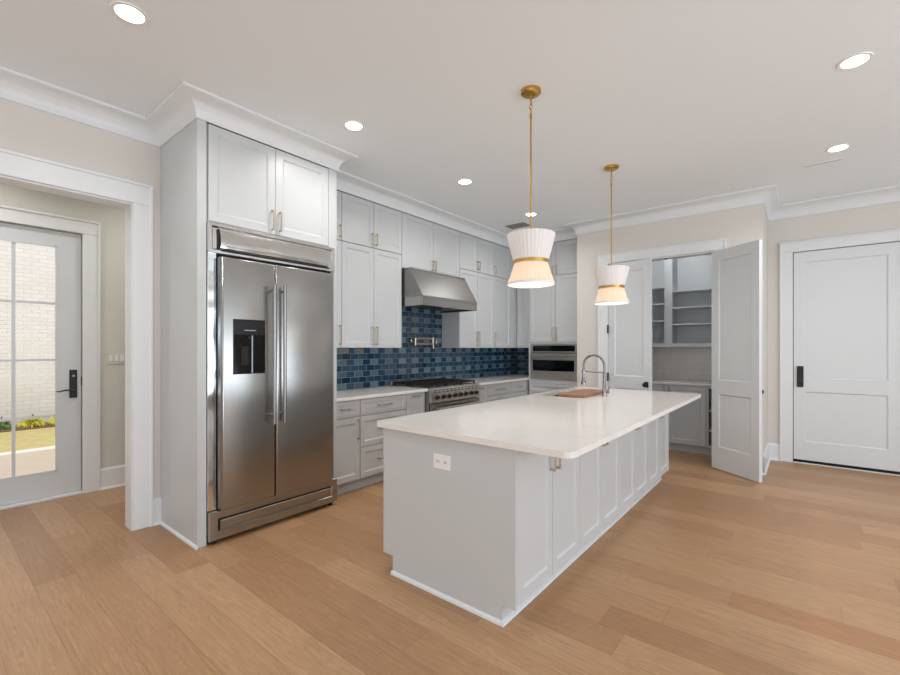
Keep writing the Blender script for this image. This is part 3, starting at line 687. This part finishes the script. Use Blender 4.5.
# ---- pot filler
pf = thing('pot_filler', 'folded champagne metal pot filler on the blue tile', 'pot filler', (-3.9, 4.06, 1.46))
MB().solid((-3.900, 4.045, 1.465), [(0.032, 0), (0.032, 0.008), (0.02, 0.014), (0.014, 0.05)], 20, 'x').done('wall_flange', 'pull', pf, True)
b = MB(); b.tube([(-3.845, 4.045, 1.50), (-3.845, 4.045, 1.405)], 0.017, 12); b.tube([(-3.845, 4.045, 1.495), (-3.845, 4.385, 1.495)], 0.0145, 12); b.done('arm', 'pull', pf, True)
b = MB(); b.tube([(-3.845, 4.385, 1.51), (-3.845, 4.385, 1.40)], 0.018, 12); b.tube([(-3.845, 4.375, 1.425), (-3.845, 4.06, 1.425)], 0.0145, 12); b.done('arm', 'pull', pf, True)
b = MB(); b.tube([(-3.82, 4.33, 1.425), (-3.80, 4.34, 1.41), (-3.80, 4.345, 1.36)], 0.014, 12); b.tube([(-3.82, 4.385, 1.45), (-3.78, 4.385, 1.45)], 0.008, 8); b.tube([(-3.78, 4.385, 1.48), (-3.78, 4.385, 1.42)], 0.006, 8); b.done('spout', 'pull', pf, True)

# ---- range
rg = thing('gas_range', 'stainless steel professional gas range with black grates and knobs', 'range', (-3.55, 4.107, 0))
Y0, Y1, XG = 3.643, 4.560, -3.205
fr = FX(XG)
MB().box(-3.895, XG - 0.045, Y0, Y1, 0.10, 0.905).done('body', 'steel', rg)
MB().box(-3.895, XG - 0.03, Y0, Y1, 0.9055, 0.922, 0.003).done('cooktop', 'rangesteel', rg)
MB().box(-3.897, -3.86, Y0, Y1, 0.922, 0.965, 0.003).done('back_guard', 'rangesteel', rg)
b = MB(fr); b.prism([(-0.045, 0.755), (-0.004, 0.755), (0.0, 0.775), (-0.004, 0.888), (-0.010, 0.912), (-0.03, 0.922), (-0.045, 0.905)], Y0, Y1); cp = b.done('control_panel', 'rangesteel', rg)
for row in (0.893, 0.868):
    for k in range(12): u = Y0 + 0.06 + k * 0.071; MB(fr).box(u - 0.020, u + 0.020, -0.006, 0.0005, row - 0.004, row + 0.004).done('vent_slot', 'dark', cp)
for k in range(8):
    u = Y0 + 0.075 + k * 0.1075
    kb = MB(fr).solid(fr.p(u, -0.003, 0.815), [(0.034, 0), (0.034, 0.005), (0.028, 0.008)], 20, 'x').done('knob_bezel', 'chrome', rg, True)
    b = MB(fr); b.solid(fr.p(u, 0.004, 0.815), [(0.024, 0), (0.022, 0.030), (0.018, 0.034)], 20, 'x'); b.box(u - 0.003, u + 0.003, 0.036, 0.042, 0.797, 0.833); b.done('knob', 'black', kb, True)
b = MB(fr); b.box(Y0 + 0.004, Y1 - 0.004, -0.04, 0.0, 0.20, 0.738, 0.003); od = b.done('oven_door', 'steel', rg)
MB(fr).box(Y0 + 0.16, Y1 - 0.16, 0.0, 0.003, 0.33, 0.56).done('oven_window', 'glassblack', od)
b = MB(fr); b.tube([fr.p(Y0 + 0.05, 0.06, 0.69), fr.p(Y1 - 0.05, 0.06, 0.69)], 0.014, 14)
for u in (Y0 + 0.07, Y1 - 0.07): b.tube([fr.p(u, 0.0, 0.69), fr.p(u, 0.06, 0.69)], 0.011, 10)
b.done('handle', 'rangesteel', od, True)
MB(fr).box(Y0 + 0.004, Y1 - 0.004, -0.04, -0.006, 0.10, 0.19).done('kick_plate', 'rangesteel', rg)
for x in (-3.82, -3.30):
    for y in (Y0 + 0.06, Y1 - 0.06): MB().solid((x, y, 0), [(0.02, 0), (0.02, 0.10)], 12).done('foot', 'chrome', rg)
for i in range(3):
    ya = Y0 + 0.02 + i * 0.289; yb = ya + 0.283
    b = MB(); z0, z1 = 0.944, 0.960
    for x in (-3.84, -3.70, -3.56, -3.42, -3.27): b.box(x, x + 0.014, ya, yb, z0, z1, 0.002)
    for y in (ya, ya + 0.09, ya + 0.18, yb - 0.014): b.box(-3.84, -3.256, y, y + 0.014, z0, z1, 0.002)
    for x in (-3.84, -3.27):
        for y in (ya, yb - 0.014): b.box(x, x + 0.014, y, y + 0.014, 0.922, z0)
    b.done('grate', 'iron', rg)
    for x in (-3.70, -3.40):
        MB().solid((x, (ya + yb) / 2, 0.922), [(0.055, 0), (0.05, 0.01), (0.034, 0.012), (0.034, 0.02), (0.028, 0.022)], 24).done('burner', 'iron', rg, True)

# ---- oven tower
XL, XRr = -3.2848, -2.434
t = thing('oven_cabinet', 'tall pale grey cabinet tower housing the wall oven', 'cabinet', (-2.86, 6.28, 0))
b = MB(); b.box(XL, XRr, YO + 0.021, 6.57, 0.105, 0.90); b.box(XL, XRr, YO + 0.021, 6.57, 1.44, 2.94)
b.box(XL, XL + 0.03, YO + 0.021, 6.57, 0.90, 1.44); b.box(XRr - 0.03, XRr, YO + 0.021, 6.57, 0.90, 1.44); b.box(XL + 0.03, XRr - 0.03, 6.50, 6.57, 0.90, 1.44); b.done('body', 'cab', t)
MB().box(XL, XRr, YO + 0.075, 6.57, 0, 0.105).done('toe_kick', 'cab', t)
fr = FY(YO)
b = MB(fr); b.box(XL, XL + 0.036, -0.021, 0, 0.838, 1.452); b.box(XRr - 0.018, XRr, -0.021, 0, 0.838, 1.452); b.box(XL + 0.036, XRr - 0.018, -0.021, 0, 1.436, 1.452); b.box(XL + 0.036, XRr - 0.018, -0.021, 0, 0.838, 0.900); b.done('face_frame', 'cab', t)
XM = -2.848
for za, zb, hl in ((1.457, 2.442, 0.195), (2.447, 2.934, 0.12)):
    for i, (a, c) in enumerate(((XL + 0.012, XM), (XM, XRr - 0.014))):
        d = shaker(fr, a + 0.0015, c - 0.0015, za, zb, 'door', t, s=0.055); pull_v(fr, XM - 0.03 if i == 0 else XM + 0.03, za + 0.02, za + 0.02 + hl, d)
for za, zb in ((0.700, 0.834), (0.412, 0.695), (0.112, 0.407)):
    d = shaker(fr, XL + 0.004, XRr - 0.006, za, zb, 'drawer', t, s=0.036); pull_h(fr, -2.97, -2.73, (za + zb) / 2 + 0.01, d)

ov = thing('wall_oven', 'stainless steel built-in wall oven with two black glass windows', 'oven', (-2.85, 6.2, 0.905))
OL, OR = -3.246, -2.455
MB(fr).box(OL + 0.01, OR - 0.01, -0.50, -0.0205, 0.905, 1.43).done('body', 'dark', ov)
MB(fr).box(OL, OR, 0.001, 0.016, 1.300, 1.434, 0.002).done('control_panel', 'rangesteel', ov)
MB(fr).box(-3.205, -2.535, 0.016, 0.018, 1.322, 1.405).done('control_glass', 'glassblack', ov)
od = MB(fr).box(OL, OR, 0.001, 0.018, 0.903, 1.292, 0.002).done('door', 'rangesteel', ov)
MB(fr).box(-3.205, -2.545, 0.018, 0.020, 1.028, 1.190).done('window', 'glassblack', od)
b = MB(fr); b.tube([fr.p(OL + 0.01, 0.058, 1.262), fr.p(OR - 0.01, 0.058, 1.262)], 0.011, 12)
for u in (OL + 0.05, OR - 0.05): b.tube([fr.p(u, 0.018, 1.262), fr.p(u, 0.058, 1.262)], 0.008, 10)
b.done('handle', 'rangesteel', od, True)

# ------------------------------------------------------------------ island
IX0, IX1, IY0, IY1 = -2.02, -1.083, 1.84, 4.945
t = thing('kitchen_island', 'long pale grey kitchen island base with eight doors', 'kitchen island', (-1.55, 3.38, 0))
MB().box(IX0 + 0.022, IX1 - 0.021, IY0 + 0.02, IY1 - 0.02, 0.105, 0.66).box(IX0 + 0.022, IX1 - 0.021, IY0 + 0.02, 3.77, 0.66, 0.883).box(IX0 + 0.022, IX1 - 0.021, 4.50, IY1 - 0.02, 0.66, 0.883).box(-1.56, IX1 - 0.021, 3.77, 4.50, 0.66, 0.883).done('body', 'cab', t)
# end panels with notched feet
for yy, nm in ((IY0, 'end_panel'), (IY1 - 0.0195, 'end_panel')):
    b = MB(FR((0, yy, 0), (1, 0, 0), (0, 1, 0)))
    f = b.fr; pts = [(IX0, 0.108), (IX0 + 0.082, 0.108), (IX0 + 0.082, 0), (-1.157, 0), (-1.157, 0.095), (IX1 + 0.001, 0.095), (IX1 + 0.001, 0.883), (IX0, 0.883)]
    A = [b.bm.verts.new(f.p(x, 0, z)) for x, z in pts]; B = [b.bm.verts.new(f.p(x, 0.0195, z)) for x, z in pts]
    for i in range(len(pts)): b.bm.faces.new((A[i], A[(i + 1) % len(pts)], B[(i + 1) % len(pts)], B[i]))
    b.bm.faces.new(A); b.bm.faces.new(B); b.done(nm, 'cab', t)
MB().box(IX0 + 0.085, -1.157, IY0 + 0.02, IY1 - 0.02, 0, 0.105).done('toe_kick', 'cab', t)
b = MB(FY(IY0)); b.prism([(0, 0), (0.015, 0), (0.013, 0.012), (0, 0.020)], IX0 + 0.075, -1.142)
b.fr = FX(-1.157); b.prism([(0, 0), (0.015, 0), (0.013, 0.012), (0, 0.020)], IY0 - 0.015, IY1 - 0.03); b.done('shoe_moulding', 'white', t)
fr = FX(IX1); W = (IY1 - 0.004 - (IY0 + 0.022)) / 8
for k in range(8):
    a = IY0 + 0.022 + k * W
    d = shaker(fr, a + 0.001, a + W - 0.001, 0.108, 0.878, 'door', t, s=0.058)
    pull_v(fr, a + W - 0.03 if k % 2 == 0 else a + 0.03, 0.695, 0.862, d)
frb = FR((IX0, 0, 0), (0, 1, 0), (-1, 0, 0))
for k in range(5):
    a = IY0 + 0.022 + k * 0.608; d = shaker(frb, a + 0.002, a + 0.606, 0.112, 0.878, 'door', t, s=0.058)
    hh = pull_v(frb, a + 0.57, 0.66, 0.85, d); 
# slab with rounded corners and sink cut-out
SX0, SX1, SY0, SY1 = -1.985, -1.60, 3.826, 4.44
def rrect(x0, x1, y0, y1, r, n=6):
    P = []
    for cx, cy, a0 in ((x1 - r, y0 + r, -90), (x1 - r, y1 - r, 0), (x0 + r, y1 - r, 90), (x0 + r, y0 + r, 180)):
        for k in range(n + 1):
            a = math.radians(a0 + 90 * k / n); P.append((cx + r * math.cos(a), cy + r * math.sin(a)))
    return P
bm = bmesh.new()
def slab_face(z):
    out = [bm.verts.new((x, y, z)) for x, y in rrect(-2.075, -0.783, 1.808, 4.96, 0.045)]
    inn = [bm.verts.new((x, y, z)) for x, y in rrect(SX0, SX1, SY0, SY1, 0.02)]
    eo = [bm.edges.new((out[i], out[(i + 1) % len(out)])) for i in range(len(out))]; ei = [bm.edges.new((inn[i], inn[(i + 1) % len(inn)])) for i in range(len(inn))]
    bmesh.ops.triangle_fill(bm, use_beauty=True, use_dissolve=False, edges=eo + ei)
    return out, inn
o1, i1 = slab_face(0.8835); o2, i2 = slab_face(0.914)
for A, B in ((o1, o2), (i1, i2)):
    for i in range(len(A)): bm.faces.new((A[i], A[(i + 1) % len(A)], B[(i + 1) % len(A)], B[i]))
b = MB(); b.bm.free(); b.bm = bm
tag(b.done('island_countertop', 'quartz'), 'large white quartz island countertop with rounded corners', 'countertop')
# sink
sk = thing('sink', 'stainless undermount sink set in the island countertop', 'sink', ((SX0 + SX1) / 2, (SY0 + SY1) / 2, 0.68))
b = MB(); f0 = 0.0
def ring(bm_, P, z): return [bm_.verts.new((x, y, z)) for x, y in P]
L = [ring(b.bm, rrect(SX0 - 0.012, SX1 + 0.012, SY0 - 0.012, SY1 + 0.012, 0.03), 0.883), ring(b.bm, rrect(SX0 + 0.001, SX1 - 0.001, SY0 + 0.001, SY1 - 0.001, 0.03), 0.883),
     ring(b.bm, rrect(SX0 + 0.003, SX1 - 0.003, SY0 + 0.003, SY1 - 0.003, 0.03), 0.70), ring(b.bm, rrect(SX0 + 0.02, SX1 - 0.02, SY0 + 0.02, SY1 - 0.02, 0.03), 0.682)]
for A, B in zip(L, L[1:]):
    for i in range(len(A)): b.bm.faces.new((A[i], A[(i + 1) % len(A)], B[(i + 1) % len(A)], B[i]))
b.bm.faces.new(L[-1]); b.done('basin', 'steelh', sk, True)
MB().solid(((SX0 + SX1) / 2, (SY0 + SY1) / 2, 0.6825), [(0.045, 0), (0.045, 0.003), (0.03, 0.004)], 20).done('drain', 'chrome', sk)
# cutting board
o = MB().box(-1.80, -1.545, 3.838, 4.46, 0.9145, 0.943, 0.004, 2).done('cutting_board', 'wood'); tag(o, 'wooden board lying over the island sink', 'cutting board')
# faucet
fx, fy = -1.462, 4.13
fa = thing('faucet', 'brushed nickel spring pull-down faucet at the island sink', 'faucet', (fx, fy, 0.914))
MB().solid((fx, fy, 0.914), [(0.028, 0), (0.028, 0.006), (0.02, 0.01), (0.02, 0.06), (0.016, 0.065), (0.0155, 0.20), (0.011, 0.21)], 20).done('base', 'chrome', fa, True)
pts = [(fx, fy, 1.10), (fx, fy, 1.200)]
R_ = 0.102
for k in range(1, 13):
    a = math.pi * k / 12; pts.append((fx - R_ + R_ * math.cos(a), fy, 1.200 + R_ * math.sin(a)))
pts += [(fx - 2 * R_, fy, 1.15), (fx - 2 * R_, fy, 1.10)]
sp = MB().tube(pts, 0.0085, 12).done('spout', 'chrome', fa, True)
b = MB(); cum = 0; hel = []; turns = 46
def along(t):
    tot = sum((Vector(pts[i + 1]) - Vector(pts[i])).length for i in range(len(pts) - 1)); s = t * tot
    for i in range(len(pts) - 1):
        A, B = Vector(pts[i]), Vector(pts[i + 1]); l = (B - A).length
        if s <= l or i == len(pts) - 2: return A + (B - A) * min(1, s / l), (B - A).normalized()
        s -= l
for k in range(turns * 8 + 1):
    tt = k / (turns * 8); p, d_ = along(tt); x_ = Vector((0, 1, 0)); y_ = d_.cross(x_); a = 2 * math.pi * k / 8
    hel.append(p + (x_ * math.cos(a) + y_ * math.sin(a)) * 0.0115)
b.tube(hel, 0.0022, 5).done('spring', 'chrome', fa, True)
b = MB(); b.tube([(fx - 2 * R_, fy, 1.11), (fx - 2 * R_, fy, 1.06), (fx - 2 * R_, fy, 1.045), (fx - 2 * R_, fy, 1.015)], [0.013, 0.014, 0.022, 0.024], 16); b.done('spray_head', 'chrome', fa, True)
b = MB(); b.tube([(fx, fy, 1.135), (fx - 2 * R_ + 0.02, fy, 1.142)], 0.006, 10); b.lathe((fx - 2 * R_, fy, 1.13), [(0.014, 0), (0.019, 0), (0.019, 0.02), (0.014, 0.02), (0.014, 0)], 16); b.done('support_arm', 'chrome', fa, True)
b = MB(); b.tube([(fx, fy, 0.955), (fx + 0.045, fy - 0.01, 0.955)], 0.012, 12); b.tube([(fx + 0.04, fy - 0.01, 0.958), (fx + 0.055, fy - 0.02, 1.01)], [0.007, 0.005], 8); b.done('lever', 'chrome', fa, True)
# outlet on the island end
t = thing('wall_outlet', 'white double outlet on the island end panel', 'outlet', (-1.545, IY0, 0.745))
fr = FY(IY0); MB(fr).box(-1.606, -1.484, 0.0, 0.006, 0.702, 0.783, 0.002).done('plate', 'plastic', t)
for k in (-0.026, 0.026):
    s = MB(fr).box(-1.545 + k - 0.019, -1.545 + k + 0.019, 0.006, 0.0075, 0.725, 0.760, 0.0005).done('socket', 'plastic', t)
    b = MB(fr); b.box(-1.545 + k - 0.008, -1.545 + k - 0.005, 0.0075, 0.0079, 0.738, 0.752); b.box(-1.545 + k + 0.004, -1.545 + k + 0.007, 0.0075, 0.0079, 0.738, 0.752); b.done('slot', 'rubber', s)

# ------------------------------------------------------------------ pantry
t = thing('pantry_shelf_unit', 'blue grey open shelf unit high on the pantry wall', 'shelf unit', (-1.43, 6.81, 1.384))
YS = 6.65
m_ = 'shelf'
b = MB(); b.box(-2.338, -0.442, 6.955, 6.968, 1.40, 3.06); b.done('back_panel', m_, t)
b = MB(); b.box(-2.338, -0.442, YS, 6.954, 1.384, 1.436); b.done('bottom_board', m_, t); MB().box(-2.338, -0.442, YS, 6.954, 3.03, 3.06).done('top_board', m_, t)
for x0, x1 in ((-2.338, -2.30), (-1.513, -1.412), (-0.48, -0.442)): MB().box(x0, x1, YS, 6.954, 1.4365, 3.0295).done('upright', m_, t)
for z in (2.226, 1.99, 1.754): MB().box(-2.2995, -1.5135, YS + 0.012, 6.954, z - 0.011, z + 0.011, 0.001).done('shelf', m_, t)
for z in (2.157, 1.927, 1.696): MB().box(-1.4115, -0.4805, YS + 0.012, 6.954, z - 0.011, z + 0.011, 0.001).done('shelf', m_, t)
YP = 6.36
t = thing('pantry_cabinet', 'grey pantry base cabinet with doors and open cubbies', 'cabinet', (-1.43, 6.66, 0))
b = MB(); b.box(-2.338, -0.955, YP + 0.021, 6.965, 0.105, 0.883); b.done('body', m_, t)
b = MB(); b.box(-0.953, -0.932, YP, 6.965, 0.105, 0.883); b.box(-0.47, -0.442, YP, 6.965, 0.105, 0.883); b.box(-0.932, -0.47, YP, 6.965, 0.105, 0.125); b.box(-0.932, -0.47, YP, 6.965, 0.855, 0.883); b.box(-0.932, -0.47, 6.95, 6.965, 0.125, 0.855); b.done('cubby_case', m_, t)
MB().box(-0.931, -0.471, 6.935, 6.949, 0.126, 0.854).done('cubby_back', 'interiordark', t)
for z in (0.32, 0.575): MB().box(-0.931, -0.471, YP + 0.005, 6.934, z - 0.01, z + 0.01).done('shelf', m_, t)
MB().box(-2.338, -0.442, YP + 0.07, 6.965, 0, 0.105).done('toe_kick', m_, t)
fr = FY(YP)
for a, c, s_ in ((-2.33, -1.87, 1), (-1.87, -1.412, 1), (-1.408, -0.957, -1)):
    d = shaker(fr, a + 0.002, c - 0.002, 0.112, 0.875, 'door', t, s=0.055, m=m_); pull_v(fr, c - 0.03 if s_ > 0 else a + 0.03, 0.76, 0.87, d)
tag(MB().box(-2.339, -0.441, YP - 0.03, 6.967, 0.884, 0.914, 0.003).done('countertop', 'quartz'), 'white countertop inside the pantry under the shelves', 'countertop', 'white quartz countertops')
# unseen ceiling lamp added to brighten the pantry
pl = thing('pantry_fill_lamp', 'unseen added fill lamp on the pantry ceiling', 'ceiling lamp', (-1.4, 6.02, CZ))
MB().solid((-1.4, 6.02, CZ), [(0.09, -0.03), (0.10, -0.02), (0.10, 0)], 24).done('diffuser', 'diffuser', pl)
ld = bpy.data.lights.new('pantry_fill', 'POINT'); ld.energy = 8; ld.color = (0.95, 0.97, 1.0); ld.shadow_soft_size = 0.08
lo = bpy.data.objects.new('pantry_fill', ld); col.objects.link(lo); lo.location = (0, 0, -0.12); lo.parent = pl

# ------------------------------------------------------------------ pendants
def pendant(x, y, label):
    t = thing('pendant_lamp', label, 'pendant lamp', (x, y, CZ), 'brass and linen pendants over the island')
    MB().solid((x, y, CZ), [(0.020, -0.026), (0.055, -0.024), (0.066, -0.016), (0.067, 0)], 32).done('canopy', 'brass', t, True)
    b = MB(); b.tube([(x, y, CZ - 0.024), (x, y, CZ - 0.06)], 0.006, 8)
    for k in range(3):
        z = CZ - 0.075 - k * 0.030; P = []
        for i in range(13):
            a = 2 * math.pi * i / 12; q = (0.010 * math.cos(a), 0.019 * math.sin(a)); P.append((x + (q[0] if k % 2 else 0), y + (0 if k % 2 else q[0]), z + q[1]))
        b.tube(P, 0.0028, 6, False)
    b.done('chain_link', 'brass', t, True)
    MB().tube([(x, y, CZ - 0.155), (x, y, 2.13)], 0.0062, 12).tube([(x, y, CZ - 0.155), (x, y, CZ - 0.185)], 0.009, 12).tube([(x, y, 2.15), (x, y, 2.12)], 0.011, 12).done('rod', 'brass', t, True)
    seg = 144; wv = lambda i: 0.012 * math.cos(i * math.pi / 1.5) 
    b = MB(); b.lathe((x, y, 0), [(0.113, 1.945), (0.128, 2.00), (0.143, 2.06), (0.157, 2.118), (0.157, 2.123), (0.154, 2.123), (0.154, 2.118), (0.140, 2.06), (0.125, 2.00), (0.110, 1.945)], seg, 'z', lambda i: 0.012 * (1 if i % 4 < 2 else -0.5)); us = b.done('upper_shade', 'linen', t, True)
    b = MB()
    for k in range(3):
        a = 2 * math.pi * k / 3; b.tube([(x, y, 2.118), (x + 0.154 * math.cos(a), y + 0.154 * math.sin(a), 2.118)], 0.003, 6)
    b.done('spider', 'brass', us)
    b = MB(); b.lathe((x, y, 0), [(0.1065, 1.94), (0.122, 1.89), (0.138, 1.84), (0.152, 1.803)], seg, 'z', lambda i: 0.014 * (1 if i % 4 < 2 else -0.5)); ls = b.done('lower_shade', 'sheer', t, True)
    MB().lathe((x, y, 0), [(0.152, 1.803), (0.1555, 1.803), (0.1555, 1.788), (0.150, 1.788), (0.150, 1.803)], 64)[0].done('rim', 'linen', ls, True)
    MB().lathe((x, y, 0), [(0.110, 1.930), (0.1165, 1.930), (0.1165, 1.952), (0.110, 1.952), (0.110, 1.930)], 64)[0].done('brass_band', 'brass', t, True)
    MB().solid((x, y, 0), [(0.148, 1.792), (0.148, 1.795)], 48).done('diffuser', 'diffuser', t)
    bl = MB().lathe((x, y, 1.87), [(0.002, -0.045), (0.018, -0.038), (0.028, -0.018), (0.028, 0.0), (0.020, 0.022), (0.012, 0.04), (0.012, 0.055)], 20)[0].done('bulb', 'bulb', t, True)
    MB().tube([(x, y, 2.12), (x, y, 1.915)], 0.012, 12).done('socket', 'brass', t, True)
    for nm, z, e in (('pendant_bulb', 1.87, 0.36), ('pendant_downlight', 1.785, 1.6)):
        if nm == 'pendant_bulb':
            ld = bpy.data.lights.new(nm, 'POINT'); ld.shadow_soft_size = 0.035
        else:
            ld = bpy.data.lights.new(nm, 'AREA'); ld.shape = 'DISK'; ld.size = 0.28
        ld.energy = e; ld.color = (1.0, 0.89, 0.79)
        lo = bpy.data.objects.new(nm, ld); col.objects.link(lo); lo.location = (0, 0, z - CZ); lo.parent = t
pendant(-1.407, 2.592, 'brass pendant with hourglass linen shade, nearest over the island')
pendant(-1.407, 4.161, 'brass pendant with hourglass linen shade, farther one near the pantry')

# ------------------------------------------------------------------ recessed lights
def can(x, y, label, e=7.5):
    t = thing('recessed_light', label, 'ceiling light', (x, y, CZ), 'recessed ceiling lights')
    MB().lathe((x, y, CZ), [(0.062, 0.0), (0.063, -0.004), (0.080, -0.005), (0.083, 0.0)], 36)[0].done('trim_ring', 'plastic', t, True)
    MB().solid((x, y, CZ), [(0.0625, -0.0035), (0.0625, 0.0)], 36).done('lens', 'lens', t)
    ld = bpy.data.lights.new('downlight', 'AREA'); ld.shape = 'DISK'; ld.size = 0.12; ld.energy = e; ld.color = (1.0, 0.97, 0.94); ld.spread = math.radians(150)
    lo = bpy.data.objects.new('downlight', ld); col.objects.link(lo); lo.location = (0, 0, -0.006); lo.parent = t
can(-2.675, 0.702, 'round recessed light nearest the hall opening, upper left')
can(-2.685, 2.140, 'round recessed light in front of the refrigerator cabinet')
can(-2.700, 3.578, 'round recessed light in front of the range hood')
can(-2.703, 4.985, 'round recessed light behind the near pendant rod')
can(0.240, 3.537, 'round recessed light at the upper right, nearer the camera')
can(0.232, 4.985, 'round recessed light at the right, nearer the far door')

can(-4.68, 1.75, 'unseen added fill light in the hall ceiling, deeper end', 7)  # unseen lights added to brighten the hall
can(-4.68, 0.15, 'unseen added fill light in the hall ceiling by the exterior door', 7)

# ceiling vent and slot
v = thing('ceiling_vent', 'small grey slatted ceiling vent near the corner cabinets', 'vent', (-3.1, 5.33, CZ))
MB().box(-3.25, -2.95, 5.23, 5.43, CZ - 0.006, CZ, 0.002).done('frame', 'ventslat', v)
b = MB()
for k in range(9): b.box(-3.235 + k * 0.031, -3.235 + k * 0.031 + 0.014, 5.25, 5.41, CZ - 0.012, CZ - 0.006)
b.done('slats', 'ventslat', v)
v = thing('ceiling_diffuser', 'thin white linear diffuser in the ceiling by the right recessed light', 'vent', (0.14, 5.29, CZ))
MB().box(0.0, 0.285, 5.262, 5.30, CZ - 0.004, CZ, 0.001).done('frame', 'plastic', v)
MB().box(0.008, 0.277, 5.292, 5.298, CZ - 0.0055, CZ - 0.004).done('slot', 'ventslat', v)
# hall switch plate
s = thing('light_switch', 'white triple switch plate on the hall wall by the exterior door', 'light switch', (-5.28, 1.28, 1.27))
fr = FX(-5.28); MB(fr).box(1.200, 1.345, 0, 0.006, 1.212, 1.328, 0.002).done('plate', 'hallwall', s)
for k in range(3): MB(fr).box(1.213 + k * 0.045, 1.243 + k * 0.045, 0.006, 0.010, 1.24, 1.30, 0.001).done('rocker', 'plastic', s)
